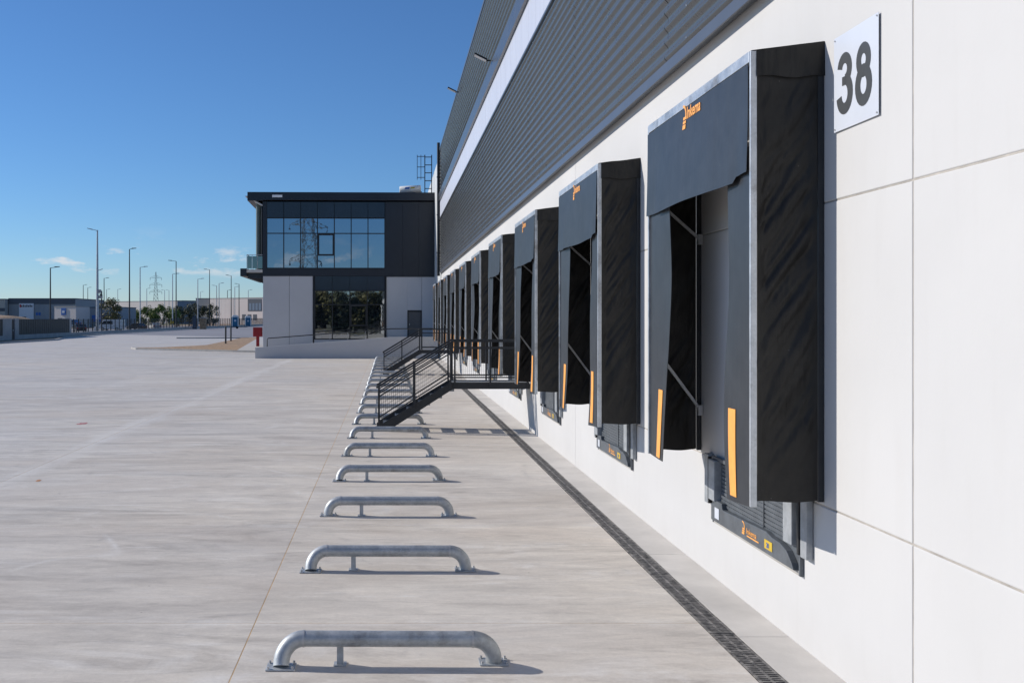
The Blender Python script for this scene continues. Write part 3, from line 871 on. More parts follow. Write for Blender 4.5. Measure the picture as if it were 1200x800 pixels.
# ---------------------------------------------------------------- wheel guides
def make_guide(tw_l, tw_r):
    t = thing('wheel_guide', 'x', 'wheel guide', (0, 0, 0), 0, 'galvanised wheel guides on the yard')
    zc, r, rb = 0.205, 0.062, 0.17
    xe = 0.67
    MB().tube([(-xe, 0, zc), (xe, 0, zc)], r, 20).build('pipe', 'galv', t)
    for s, tw in ((-1, tw_l), (1, tw_r)):
        pts = []; rad = []
        for k in range(13):
            a = R(90 * k / 12)
            d = rb * math.sin(a) if k else -0.004
            dz = rb * (1 - math.cos(a))
            pts.append((s * (xe + d), -math.sin(tw) * dz, zc - dz)); rad.append(r * 1.03)
        pts.append((pts[-1][0], pts[-1][1] - math.sin(tw) * 0.03, 0.012)); rad.append(r * 1.03)
        MB().tube(pts, rad, 20).build('elbow', 'galv', t)
        fx, fy = pts[-1][0], pts[-1][1]
        bp = MB().box(fx - 0.115, fx + 0.115, fy - 0.085, fy + 0.085, 0.001, 0.014)
        bpo = bp.build('base_plate', 'galv', t, 0.004)
        for bx in (-0.095, 0.095):
            for by in (-0.065, 0.065):
                MB().tube([(fx + bx, fy + by, 0.013), (fx + bx, fy + by, 0.034)], 0.010, 6, False).build('bolt', 'zinc', bpo)
        MB().tube([(s * (xe - 0.008), 0, zc), (s * (xe + 0.008), 0, zc)], r * 1.07, 20).build('weld', 'zinc', t)
    MB().box(-0.405, -0.355, -0.025, 0.025, 0.008, zc - 0.045).box(-0.43, -0.33, -0.05, 0.05, 0.001, 0.009).build('prop', 'galv', t)
    return t
guides = [make_guide(0.42, -0.28), make_guide(0.45, 0.05), make_guide(0.08, 0.03)]
ORD = ['nearest', 'second nearest', 'third nearest', 'fourth nearest', 'fifth nearest', 'sixth nearest', 'seventh nearest', 'eighth nearest', 'ninth nearest', 'tenth nearest']
ORF = ['farthest', 'second farthest', 'third farthest', 'fourth farthest', 'fifth farthest', 'sixth farthest', 'seventh farthest', 'eighth farthest', 'ninth farthest', 'tenth farthest']
for k in range(20):
    if k < 6: lab = 'low galvanised pipe wheel guide on the concrete yard, %s to the camera' % ORD[k]
    elif k < 10: lab = 'low galvanised pipe wheel guide beside the steel stairs, %s to the camera' % ORD[k]
    else: lab = 'low galvanised pipe wheel guide towards the office ramp, %s from the camera' % ORF[19 - k]
    loc = (random.uniform(-0.01, 0.01), 7.92 + 2.98 * k, 0)
    rz = R(random.uniform(-1.0, 1.0))
    if k < 3: o = guides[k]; o.location = loc; o['label'] = lab; o.rotation_euler = (0, 0, rz)
    else: dup(guides[(k * 2) % 3], loc, lab, rz)

# ---------------------------------------------------------------- steel stairs to the dock
def make_stair():
    t = thing('dock_stair', 'x', 'stairs', (0, 0, 0), 0, 'black steel stairs up to the dock')
    W = 1.0; xf, xl, xw = -0.31, 1.55, 3.40; zt = 1.18
    sl = zt / (xl - xf)
    for y in (0, W):
        s = -1 if y == 0 else 1
        MB().prism([(xf, 0.0), (xf + 0.27, 0.0), (xl, zt - 0.16), (xl, zt), (xl - 0.05, zt), (xf, 0.10)], 'y', y - 0.006, y + 0.006).build('stringer', 'stair', t)
        MB().box(xl, xw, y - 0.008, y + 0.008, zt - 0.16, zt).box(xl, xw, y - 0.03 * (s > 0), y + 0.03 * (s < 0), zt - 0.16, zt - 0.152).build('landing_beam', 'stair', t)
        # posts
        for px in (xf + 0.06, xf + 0.93):
            zb = (px - xf) * sl + 0.0
            MB().box(px - 0.02, px + 0.02, y - 0.02 + s * 0.028, y + 0.02 + s * 0.028, max(0.04, zb - 0.06), zb + 1.06).build('post', 'stair', t)
        for px in (xl - 0.06, xl + 0.04, 2.45, xw - 0.05):
            MB().box(px - 0.02, px + 0.02, y - 0.02 + s * 0.028, y + 0.02 + s * 0.028, zt - 0.12, zt + 0.98).build('post', 'stair', t)
        yy = y + s * 0.028
        zr = lambda x, h: (x - xf) * sl + h
        MB().beam((xf, yy, zr(xf, 1.05)), (xl, yy, zr(xl, 1.05) - 0.05), 0.045, 0.045).beam((xl - 0.02, yy, zt + 1.0), (xw, yy, zt + 1.0), 0.045, 0.05).build('handrail', 'stair', t)
        MB().beam((xf + 0.06, yy, zr(xf + 0.06, 0.92)), (xl, yy, zr(xl, 0.92) - 0.05), 0.028, 0.028).build('knee_rail', 'stair', t)
        ra = MB()
        ra.beam((xf + 0.06, yy, zr(xf + 0.06, 0.80)), (xl - 0.05, yy, zr(xl - 0.05, 0.80) - 0.05), 0.03, 0.03)
        ra.beam((xf + 0.06, yy, zr(xf + 0.06, 0.20)), (xl - 0.05, yy, zr(xl - 0.05, 0.20) - 0.0), 0.03, 0.03)
        ra.beam((xl + 0.04, yy, zt + 0.82), (xw, yy, zt + 0.82), 0.03, 0.03)
        ra.beam((xl + 0.04, yy, zt + 0.12), (xw, yy, zt + 0.12), 0.03, 0.035)
        ra.build('mesh_frame', 'stair', t)
        # welded wire infill
        wm = MB(); d = 0.0018
        x = xf + 0.12
        while x < xl - 0.08:
            wm.box(x - d, x + d, yy - d, yy + d, zr(x, 0.20), zr(x, 0.79) - 0.04); x += 0.05
        for k in range(1, 6):
            h = 0.20 + 0.1 * k
            wm.beam((xf + 0.08, yy, zr(xf + 0.08, h)), (xl - 0.06, yy, zr(xl - 0.06, h) - 0.03), 2 * d, 2 * d)
        x = xl + 0.09
        while x < xw - 0.06:
            wm.box(x - d, x + d, yy - d, yy + d, zt + 0.12, zt + 0.82); x += 0.05
        for k in range(1, 7):
            wm.box(xl + 0.06, xw - 0.06, yy - d, yy + d, zt + 0.12 + 0.1 * k - d, zt + 0.12 + 0.1 * k + d)
        o = wm.build('wire_mesh', 'stair', t); o['kind'] = 'stuff'
    n = 6
    tr = MB(); 
    tr.box(0, 0.26, 0.01, W - 0.01, -0.03, -0.006)
    for k in range(9): tr.box(0.0 + 0.0305 * k, 0.006 + 0.0305 * k, 0.012, W - 0.012, -0.028, 0.0)
    tr.box(-0.006, 0.262, 0.007, 0.0095, -0.05, 0.012); tr.box(-0.006, 0.262, W - 0.0095, W - 0.007, -0.05, 0.012)
    tme = tr.mesh('tread', 'grating')
    for k in range(n):
        z = zt * (k + 1) / (n + 1)
        x = xf + (k + 0.55) * (xl - xf) / (n + 0.35) + 0.0
        link('tread', tme, t, loc=(x, 0, z))
    dk = MB().box(xl, xw, 0.01, W - 0.01, zt - 0.035, zt - 0.012)
    k = 0
    while xl + 0.035 * k < xw - 0.02:
        dk.box(xl + 0.035 * k, xl + 0.035 * k + 0.005, 0.012, W - 0.012, zt - 0.033, zt); k += 1
    dk.build('landing_deck', 'grating', t)
    MB().box(xw - 0.012, xw + 0.03, 0.01, W - 0.01, zt - 0.15, zt - 0.04).build('wall_bracket', 'stair', t)
    for px in (xf + 0.03, ):
        for y in (0.0, W):
            MB().box(px - 0.06, px + 0.10, y - 0.05, y + 0.05, 0.001, 0.012).build('foot_plate', 'stair', t)
    return t
st = make_stair()
st.location = (0, 24.2, 0); st['label'] = 'nearer black steel stairs with mesh rails rising to the dock wall'
dup(st, (0, 48.2, 0), 'farther black steel stairs with mesh rails, near the office ramp')

# ---------------------------------------------------------------- floodlights on the upper wall
def make_flood():
    t = thing('floodlight', 'x', 'floodlight', (CX, 0, 0), 0, 'floodlights on the upper cladding')
    MB().box(-0.16, -0.02, -0.02, 0.02, 0.0, 0.04).build('bracket', 'mullion', t)
    o = MB().prism([(-0.55, 0.20), (-0.15, 0.0), (-0.13, 0.05), (-0.53, 0.25)], 'y', -0.13, 0.13).build('lamp_body', 'mullion', t, 0.01)
    MB().prism([(-0.54, 0.185), (-0.17, 0.0), (-0.165, 0.01), (-0.535, 0.20)], 'y', -0.115, 0.115).build('lens', 'lamp', o)
    return t
fl0 = make_flood()
fl0.location = (CX - 0.1, 31.9, 10.93); fl0['label'] = 'nearer floodlight bracketed off the dark cladding against the sky'
dup(fl0, (CX - 0.05, 47.3, 13.4), 'farther floodlight high on the dark cladding edge')

# ---------------------------------------------------------------- office building
OY = 75.8
off = thing('office_building', 'two storey office with navy upper floor, glazed bays and grey base', 'office', (0, 0, 0))
MB().box(-9.30, WALL - 0.06, OY + 0.12, 98, 0, 11.4).build('core', 'off_dark', off)
PX = {'a': -9.33, 'b': -5.52, 'c': -0.30, 'd': WALL - 0.05}
for x0, x1, z0, z1 in ((-9.33, -7.40, 0, 5.85), (-7.38, -5.66, 0, 5.85), (-0.20, 1.36, 0, 5.80), (1.36, 2.42, 3.30, 5.80), (2.44, WALL - 0.05, 0, 5.80), (1.36, 2.42, 0, 1.22)):
    MB().box(x0, x1, OY, OY + 0.12, z0, z1).build('grey_panel', 'off_grey', off, 0.01)
# navy upper storey
for x0, x1 in ((-0.28, 1.0), (1.012, 2.2), (2.212, WALL - 0.06)):
    MB().box(x0, x1, OY - 0.06, OY + 0.12, 5.84, 11.42).build('navy_panel', 'off_dark', off)
MB().box(-9.36, -9.05, OY - 0.06, OY + 0.12, 5.86, 11.42).build('navy_panel', 'off_dark', off)
MB().box(-9.05, -0.28, OY - 0.05, OY + 0.12, 5.86, 6.40).build('navy_panel', 'off_dark', off)
BX = [-9.05 + (8.73 / 7) * k for k in range(8)]
for k in range(7):
    MB().box(BX[k] + 0.02, BX[k + 1] - 0.02, OY - 0.04, OY + 0.1, 10.24, 11.40).build('spandrel', 'off_span', off)
def window(x0, x1, z0, z1, zt, glass, sash=None):
    f = MB(); w = 0.035; y0, y1 = OY - 0.055, OY + 0.06
    f.box(x0 - w, x0 + w - 0.003, y0, y1, z0, z1).box(x1 - w + 0.003, x1 + w, y0 + 0.003, y1, z0, z1)
    f.box(x0 + w - 0.003, x1 - w + 0.003, y0 + 0.006, y1, z0, z0 + 0.06).box(x0 + w - 0.003, x1 - w + 0.003, y0 + 0.006, y1, z1 - 0.06, z1)
    f.box(x0 + w - 0.003, x1 - w + 0.003, y0 + 0.006, y1, zt - 0.035, zt + 0.035)
    o = f.build('window', 'mullion', off)
    zs = [(z0 + 0.06, zt - 0.035), (zt + 0.035, z1 - 0.06)]
    for a, b in zs:
        mb = MB().box(x0 + w, x1 - w, -0.004, 0.004, a, b)
        tz = R(random.uniform(-0.18, 0.18)); tx = R(random.uniform(-0.12, 0.12)); zc = (a + b) / 2; xc = (x0 + x1) / 2
        map_pts(mb, lambda x, y, z: (x, OY + 0.02 + y + (x - xc) * tz + (z - zc) * tx, z)).build('pane', glass, o)
    if sash:
        a, b = sash; q = MB(); v = 0.13
        q.box(x0 + 0.04, x0 + v, OY - 0.075, OY + 0.005, a, b).box(x1 - v, x1 - 0.04, OY - 0.075, OY + 0.005, a, b)
        q.box(x0 + v, x1 - v, OY - 0.072, OY + 0.005, a, a + 0.12).box(x0 + v, x1 - v, OY - 0.072, OY + 0.005, b - 0.12, b)
        q.build('opening_sash', 'mullion', o)
for k in range(7):
    window(BX[k], BX[k + 1], 6.42, 10.22, 9.05, 'glass_up', (7.38, 9.03) if k == 3 else None)
GX = [-5.50 + (5.17 / 4) * k for k in range(5)]
for k in range(4):
    window(GX[k], GX[k + 1], 1.12, 4.78, 3.72, 'glass_low', (2.10, 3.70) if k == 2 else None)
    MB().box(GX[k] + 0.015, GX[k + 1] - 0.015, OY - 0.03, OY + 0.1, 4.80, 5.84).build('spandrel', 'off_span', off)
MB().box(-5.62, -5.55, OY - 0.07, OY + 0.1, 1.0, 5.84).box(-0.27, -0.21, OY - 0.07, OY + 0.1, 1.0, 5.80).build('window_jamb', 'mullion', off)
MB().box(-5.55, -0.27, OY - 0.02, OY + 0.1, 0.0, 1.10).build('plinth', 'off_grey', off)
# roof slab with overhang, soffit, column, downpipe
MB().prism([(-10.45, 11.45), (-10.45, 12.10), (WALL - 0.07, 12.10), (WALL - 0.07, 11.50), (-9.3, 11.50), (-9.3, 11.45)], 'y', OY - 0.35, 98).build('roof', 'off_dark', off, 0.02)
MB().prism([(-10.65, 11.80), (-10.46, 11.84), (-10.46, 11.76), (-9.36, 11.18), (-9.36, 11.10)], 'y', OY - 0.2, 97).build('eaves', 'off_grey', off)
MB().tube([(-9.78, OY + 1.2, 6.35), (-9.78, OY + 1.2, 11.5)], 0.20, 20).build('column', 'column', off)
MB().tube([(-9.45, OY + 0.35, 6.35), (-9.45, OY + 0.35, 11.3)], 0.055, 10).build('downpipe', 'mullion', off)
# balcony on the end wall
MB().box(-10.92, -9.36, OY - 0.02, OY + 14, 6.12, 6.34).build('balcony_deck', 'strip', off)
MB().box(-11.0, -10.55, OY - 0.1, OY + 14, 5.84, 6.42).build('balcony_edge', 'off_dark', off)
for k in range(9):
    MB().box(-10.5, -9.36, OY + 0.4 + 1.5 * k, OY + 0.52 + 1.5 * k, 5.70, 6.12).build('balcony_joist', 'off_dark', off)
for k in range(3):
    x0 = -10.54 + 0.39 * k
    bl = MB().box(x0, x0 + 0.03, OY, OY + 0.03, 6.34, 7.42).build('baluster', 'zinc', off)
    MB().box(x0 + 0.04, x0 + 0.38, OY + 0.012, OY + 0.022, 6.42, 7.34).build('glass_panel', 'glass_rail', bl)
MB().box(-10.54, -9.36, OY - 0.005, OY + 0.035, 7.42, 7.46).build('balcony_rail', 'zinc', off)
for k in range(8):
    MB().box(-10.545, -10.515, OY + 1.2 + 1.6 * k, OY + 1.23 + 1.6 * k, 6.34, 7.42).build('baluster', 'zinc', off)
MB().box(-10.55, -10.51, OY + 0.04, OY + 14, 7.42, 7.46).build('balcony_rail', 'zinc', off)
# entrance door
dr = MB().box(1.44, 2.34, OY + 0.0, OY + 0.06, 1.24, 3.17).build('door', 'door_grey', off)
MB().box(1.50, 1.54, OY - 0.05, OY - 0.001, 2.15, 2.30).build('handle', 'zinc', dr)
MB().box(1.36, 1.435, OY - 0.03, OY + 0.07, 1.22, 3.30).box(2.345, 2.42, OY - 0.03, OY + 0.07, 1.22, 3.30).box(1.435, 2.345, OY - 0.03, OY + 0.07, 3.18, 3.30).build('door_frame', 'mullion', off)
MB().box(-8.62, -7.88, OY - 0.42, OY - 0.352, 11.70, 11.88).build('wall_lamp', 'lamp', off)

off.rotation_euler = (0, 0, R(1.5)); off.scale = (1.012, 1, 1)
off.location = (OY * math.sin(R(1.5)), 75.0 - OY * math.cos(R(1.5)), 0)

# ramp in front of the office
RY = 67.4
ramp = thing('access_ramp', 'grey concrete ramp rising in front of the office to the door', 'ramp', (0, 0, 0))
MB().prism([(-9.05, 0), (-9.05, 0.72), (0.1, 1.43), (3.3, 1.45), (3.3, 0)], 'y', RY, RY + 0.25).build('ramp_wall', 'off_grey', ramp, 0.012)
MB().prism([(-9.05, 0), (-9.05, 0.10), (0.1, 1.20), (3.3, 1.23), (3.3, 0)], 'y', RY + 0.252, OY - 1.2).build('ramp_slab', 'strip', ramp)
hr = MB()
zrp = lambda x: 0.72 + (x + 9.05) * 0.71 / 9.15 if x < 0.1 else 1.44
pts = [(-8.25, RY + 0.14, zrp(-8.25) + 0.0), (-8.25, RY + 0.14, zrp(-8.25) + 0.50), (-8.17, RY + 0.14, zrp(-8.2) + 0.56), (0.1, RY + 0.14, 1.43 + 0.56), (3.28, RY + 0.14, 1.45 + 0.56)]
hr.tube(pts, 0.036, 8).build('handrail', 'stair', ramp)
for k in range(9):
    x = -6.4 + 1.2 * k
    MB().box(x - 0.012, x + 0.012, RY + 0.128, RY + 0.152, zrp(x) - 0.01, zrp(x) + 0.55).build('rail_post', 'zinc', ramp)

# solar water heater and roof ladder
wt = thing('water_heater', 'white solar water heater tank on the office roof', 'water heater', (1.62, OY + 0.8, 12.1))
MB().tube([(-0.82, 0, 0.42), (-0.80, 0, 0.42), (0.80, 0, 0.52), (0.82, 0, 0.52)], [0.2, 0.28, 0.28, 0.2], 18).build('tank', 'tank', wt)
for x in (-0.6, 0.6): MB().box(x - 0.03, x + 0.03, -0.25, 0.25, 0, 0.2).build('stand', 'zinc', wt)
MB().prism([(-0.9, 0.25), (0.9, 0.35), (0.9, 0.30), (-0.9, 0.20)], 'y', 0.3, 1.8).build('collector', 'off_span', wt)
def band(x0, x1, a0, a1, m, n_):
    mb = MB(); c = lambda x: 0.42 + (x + 0.8) * 0.0625
    mb.grid(lambda u, v: (x0 + u * (x1 - x0) + 0.08 * v, -0.284 * math.cos(R(a0 + v * (a1 - a0))), c(x0 + u * (x1 - x0)) + 0.284 * math.sin(R(a0 + v * (a1 - a0)))), 4, 5, (0, 0.003, 0)).build(n_, m, wt)
band(-0.45, -0.10, 0, 35, 'blue_print', 'logo'); band(-0.02, 0.30, 5, 30, 'yellow', 'logo')
ld = thing('roof_ladder', 'dark caged steel ladder fixed to the white wall above the office roof', 'ladder', (WALL - 0.1, OY + 0.4, 12.1))
for x in (-0.62, -0.1):
    MB().box(x - 0.035, x + 0.035, -0.035, 0.035, 0.0, 3.05).build('ladder_rail', 'stair', ld)
for k in range(5): MB().box(-0.585, -0.135, -0.02, 0.02, 0.45 + 0.6 * k, 0.51 + 0.6 * k).build('rung', 'stair', ld)
for x in (-1.20, -0.92):
    MB().box(x - 0.02, x + 0.02, -0.02, 0.02, 1.15, 3.05).build('cage_bar', 'stair', ld)
for z in (1.3, 2.1, 2.9): MB().box(-1.22, -0.655, -0.015, 0.015, z, z + 0.05).build('cage_hoop', 'stair', ld)

def shear_xy(x, y):
    """shear pixel-derived positions from the earlier yawed camera to the present shifted one"""
    return (1.0076 * x, 0.9925 * y + 0.1222 * x)  # sheared so each point keeps its place in the image
# ---------------------------------------------------------------- island, path, posts, red box
def slab(name, poly, z0, z1, m, structure=True):
    o = MB().prism([shear_xy(*p) for p in poly], 'z', z0, z1).build(name, m)
    if structure: o['kind'] = 'structure'
    return o
isl = [(-21.4, 89.3), (-12.3, 82.2), (-11.4, 82.0), (-17.6, 138.0), (-19.4, 138.0), (-18.2, 112.0), (-17.6, 99.5), (-20.2, 92.6), (-22.6, 92.4)]
slab('gravel_island', isl, -0.02, 0.09, 'gravel')
slab('footpath', [(-12.2, 82.4), (-9.4, 80.3), (-9.4, 98), (-12.5, 138), (-17.4, 138)], -0.02, 0.10, 'path')
def strip_line(pts, w, z0, z1, mb=None):
    mb = mb or MB(); pts = [shear_xy(*p) for p in pts]
    for a, b in zip(pts[:-1], pts[1:]):
        d = Vector((b[0] - a[0], b[1] - a[1])).normalized(); n_ = Vector((-d.y, d.x)) * w / 2
        mb.prism([(a[0] + n_.x, a[1] + n_.y), (a[0] - n_.x, a[1] - n_.y), (b[0] - n_.x, b[1] - n_.y), (b[0] + n_.x, b[1] + n_.y)], 'z', z0, z1)
    return mb
o = strip_line([(-22.7, 92.3), (-21.5, 89.1), (-12.3, 82.0), (-9.3, 80.0)], 0.22, -0.02, 0.14).build('island_kerb', 'kerb'); o['kind'] = 'structure'
o = strip_line([(-27.7, 135.5), (-18.3, 135.2)], 0.25, -0.02, 0.14).build('island_kerb', 'kerb'); o['kind'] = 'structure'
for k, (x, y, lab) in enumerate(((-16.6, 105.0, 'dark steel bollard post on the gravel island, nearer of two'), (-17.75, 115.9, 'dark steel bollard post on the gravel island, farther of two'))):
    b_ = thing('bollard', lab, 'bollard', (*shear_xy(x, y), 0.08), 0, 'dark posts on the gravel island')
    MB().tube([(0, 0, 0), (0, 0, 1.75), (0, 0, 1.80)], [0.09, 0.09, 0.07], 12).build('post', 'fence', b_)
    MB().tube([(0, 0, 0), (0, 0, 0.03)], 0.16, 12).build('base_plate', 'fence', b_)
rbx = thing('hydrant_cabinet', 'red fire hose cabinet on a red post at the office corner', 'hydrant cabinet', (*shear_xy(-12.0, 94.1), 0.1))
MB().box(-0.14, 0.14, -0.1, 0.1, 0, 0.9).build('post', 'red', rbx, 0.01)
cb = MB().box(-0.42, 0.42, -0.2, 0.2, 0.9, 1.75).build('cabinet', 'red', rbx, 0.03)
MB().box(-0.36, 0.36, -0.215, -0.202, 0.96, 1.69).build('door', 'red', cb, 0.008)

# ---------------------------------------------------------------- boundary: kerb, verge, wall, gate, fence
verge = [(-41.4, 100), (-40.0, 126), (-43.5, 142), (-46.0, 168), (-46.2, 240), (-42.0, 300), (-41.5, 420), (-75, 420), (-75, 100)]
slab('verge', verge, -0.02, 0.08, 'gravel')
o = strip_line([(-41.3, 100), (-39.9, 126), (-43.4, 142), (-45.9, 168), (-46.1, 240), (-41.9, 300), (-41.4, 420)], 0.3, -0.02, 0.16).build('kerb', 'kerb'); o['kind'] = 'structure'
slab('road', [(-45.0, 170), (-18.0, 140), (-9, 140), (-9, 420), (-41, 420), (-41.5, 300), (-45.6, 240)], -0.01, 0.006, 'asphalt')
slab('car_park', [(-50, 150), (-48.2, 240), (-46, 330), (-74, 330), (-74, 150)], 0.0, 0.10, 'asphalt')
bw = thing('boundary_wall', 'concrete boundary wall with tall dark brown board panels by the road', 'wall', (0, 0, 0))
def bpt(y): return 1.0076 * (-45.0 - (y - 120) * 0.045)
def wy(y): return 0.9925 * y - 5.6
for y0, y1 in ((109, 110.2), (123.0, 126.3), (127.9, 129.2), (150.2, 152.8)):
    MB().box(bpt(y0) - 0.25, bpt(y0) + 0.25, wy(y0), wy(y1), 0, 2.62).build('pier', 'pier', bw, 0.03)
for y0, y1 in ((110.2, 123.0), (129.2, 150.2)):
    MB().box(bpt(y0) - 0.5, bpt(y0) - 0.02, wy(y0), wy(y1), 0, 0.62).build('base_wall', 'pier', bw)
    y = y0
    n_ = int((y1 - y0) / 0.42)
    for k in range(n_):
        ya = wy(y0 + (y1 - y0) * k / n_); yb = wy(y0 + (y1 - y0) * (k + 1) / n_)
        MB().box(bpt(y0) - 0.30 + 0.02 * (k % 2), bpt(y0) - 0.18 + 0.02 * (k % 2), ya + 0.01, yb - 0.01, 0.62, 2.55).build('board', 'slat', bw)
pg = thing('pedestrian_gate', 'narrow dark gate between the two concrete piers of the boundary wall', 'gate', (bpt(127), wy(126.3), 0))
MB().box(-0.05, 0.05, 0.05, 1.55, 0.1, 2.5).build('gate_leaf', 'slat', pg)
MB().box(0.06, 0.12, 1.2, 1.3, 1.1, 1.3).build('handle', 'zinc', pg)
# steel fence
fpts = [(-46.6, 153), (-47.3, 170), (-47.4, 238), (-43.4, 300), (-43.0, 360)]
fe = thing('steel_fence', 'dark steel post fence on a low concrete base along the road', 'fence', (0, 0, 0))
strip_line(fpts, 0.3, 0, 0.55).build('base_wall', 'pier', fe)
fpts = [shear_xy(*p) for p in fpts]
fence_bars = MB(); npost = 0
for a, b in zip(fpts[:-1], fpts[1:]):
    L_ = math.dist(a, b); n_ = int(L_ / 2.6)
    for k in range(n_):
        x = a[0] + (b[0] - a[0]) * k / n_; y = a[1] + (b[1] - a[1]) * k / n_
        MB().box(x - 0.06, x + 0.06, y - 0.06, y + 0.06, 0.55, 2.55).build('fence_post', 'fence', fe)
    for z in (0.7, 1.3, 1.9, 2.45):
        fence_bars.beam((a[0], a[1], z), (b[0], b[1], z), 0.03, 0.035)
    n2 = int(L_ / 0.35)
    for k in range(n2):
        x = a[0] + (b[0] - a[0]) * k / n2; y = a[1] + (b[1] - a[1]) * k / n2
        fence_bars.box(x - 0.009, x + 0.009, y - 0.009, y + 0.009, 0.6, 2.45)
fence_bars.build('fence_bars', 'fence', fe)['kind'] = 'stuff'
cabn = thing('utility_cabinet', 'dark grey utility cabinet standing in the fence line by the lamp posts', 'cabinet', (*shear_xy(-45.0, 240), 0))
MB().box(-0.45, 0.45, -0.5, 0.5, 0.1, 3.1).build('body', 'fence', cabn, 0.03)
MB().box(-0.55, 0.55, -0.6, 0.6, 0, 0.12).build('plinth', 'pier', cabn)
MB().box(-0.38, 0.38, -0.54, -0.505, 0.3, 2.9).build('door', 'far_dark', cabn)
cab2 = thing('meter_hut', 'pale brown meter hut right of the dark utility cabinet by the fence', 'hut', (*shear_xy(-43.6, 243), 0))
MB().box(-0.7, 0.7, -0.6, 0.6, 0, 2.6).build('wall', 'gravel', cab2, 0.02)
MB().box(-0.8, 0.8, -0.7, 0.7, 2.6, 2.75).build('roof', 'pier', cab2)

# ---------------------------------------------------------------- street lamps
def lamp(x, y, h, arm, label, r=0.11, dark=False, face=1):
    t = thing('street_lamp', label, 'street lamp', (*shear_xy(x, y), 0), 0, 'tall lamp posts beyond the yard')
    m = 'fence' if dark else 'zinc'
    MB().tube([(0, 0, 0.0), (0, 0, h)], [r * 1.3, r * 0.75], 10).build('pole', m, t)
    MB().box(-0.25, 0.25, -0.25, 0.25, 0, 0.12).build('base_plate', m, t)
    MB().beam((0, 0, h - 0.02), (face * arm, 0, h + 0.12), 0.09, 0.09).build('arm', m, t)
    MB().prism([(face * (arm - 0.1), h + 0.06), (face * (arm + 0.75), h + 0.16), (face * (arm + 0.75), h + 0.26), (face * (arm - 0.1), h + 0.24)], 'y', -0.2, 0.2).build('lamp_head', m, t)
    return t
LAMPS = [(-60.6, 188.8, 11.7, 0.9, 1, 1, 'dark lamp post rising behind the brown boarded boundary wall'),  # positions and heights worked out beforehand from image pixels, entered as metres
 (-51.9, 209.0, 16.5, 0.6, 1, 1, 'dark lamp post right of the camera mast, second tallest on the left'),
 (-56.9, 238.6, 14.3, 1.0, 0, 1, 'silver lamp post left of the lattice pylon by the fence'),
 (-52.4, 255.8, 16.7, -1.2, 1, -1, 'tall dark lamp post right of the pylon, its head turned left'),
 (-57.7, 277.2, 14.4, 1.0, 0, 1, 'silver lamp post just left of a taller dark one, right of the pylon'),
 (-53.2, 288.4, 13.5, 1.0, 0, 1, 'silver lamp post by the meter hut in front of the dark trees'),
 (-54.7, 315.5, 17.4, -1.0, 1, -1, 'tall dark lamp post in front of the grey and white far buildings'),
 (-61.3, 367.7, 14.1, -0.9, 0, -1, 'silver lamp post before the left end of the big white building'),
 (-55.8, 339.4, 14.0, 0.9, 0, 1, 'lamp post with a camera box halfway up, by the big white building'),
 (-47.1, 308.1, 15.3, -0.9, 1, -1, 'dark lamp post above the left portable toilet'),
 (-58.3, 390.0, 14.4, 0.9, 0, 1, 'thin lamp post between two others before the big white building'),
 (-53.7, 369.3, 14.8, -0.9, 1, -1, 'lamp post just left of the dark window of the white building'),
 (-56.0, 409.9, 13.7, 0.9, 0, 1, 'short lamp post before the dark window of the white building'),
 (-93.5, 344.0, 15.7, 0.9, 1, 1, 'lamp post standing above the round olive tree'),
 (-127.7, 438.9, 16.4, 0.9, 1, 1, 'far lamp post over the white block, left of the mast'),
 (-134.8, 470.0, 16.2, 0.9, 1, 1, 'far double headed lamp post close left of the mast'),
 (-129.2, 479.4, 15.7, 0.9, 0, 1, 'far pale lamp post over the round tree crown'),
 (-129.5, 499.6, 16.3, 0.9, 0, 1, 'far pale lamp post right of the round olive tree'),
 (-103.6, 446.0, 15.2, 0.9, 0, 1, 'far lamp post just left of the lattice pylon'),
 (-104.9, 486.5, 15.6, -0.9, 0, -1, 'far lamp post just right of the lattice pylon, left of a pair'),
 (-109.4, 517.2, 16.4, -0.9, 0, -1, 'far lamp post right of the lattice pylon, right of a pair'),
 (-67.5, 431.5, 14.2, 0.9, 1, 1, 'far lamp post against the middle of the big white building'),
 (-97.5, 535.9, 16.1, 0.9, 0, 1, 'faint far lamp post above the grey corner building')]
for x, y, h, arm, dark, face, lab in LAMPS:
    lamp(x, y, h, abs(arm), lab, 0.13 if y < 330 else 0.15, bool(dark), face)
mast = thing('camera_mast', 'tallest silver mast with cameras and boxes halfway up by the kerb', 'mast', (*shear_xy(-49.2, 177.0), 0), 0)
MB().tube([(0, 0, 0), (0, 0, 9.0), (0, 0, 17.6)], [0.26, 0.20, 0.12], 12).build('pole', 'zinc', mast)
MB().tube([(0.55, 0.6, 0), (0.55, 0.6, 7.3)], 0.11, 10).build('second_pole', 'fence', mast)
MB().beam((0, 0, 17.5), (-1.1, 0, 17.75), 0.1, 0.1).prism([(-0.9, 17.62), (-1.7, 17.85), (-1.7, 17.95), (-0.9, 17.8)], 'y', -0.2, 0.2).build('lamp_head', 'zinc', mast)
MB().beam((0, 0, 10.7), (0.9, 0, 11.0), 0.1, 0.1).build('arm', 'zinc', mast)
MB().box(0.05, 0.62, -0.25, 0.25, 6.9, 7.5).box(0.2, 0.85, -0.2, 0.2, 6.0, 6.5).build('camera_box', 'far_pale', mast, 0.05)
MB().tube([(0.5, -0.2, 6.7), (0.9, -0.35, 6.5)], 0.14, 10).build('camera', 'fence', mast)
MB().box(-0.5, -0.1, -0.3, 0.1, 0.1, 1.2).build('cabinet', 'tank', mast, 0.04)

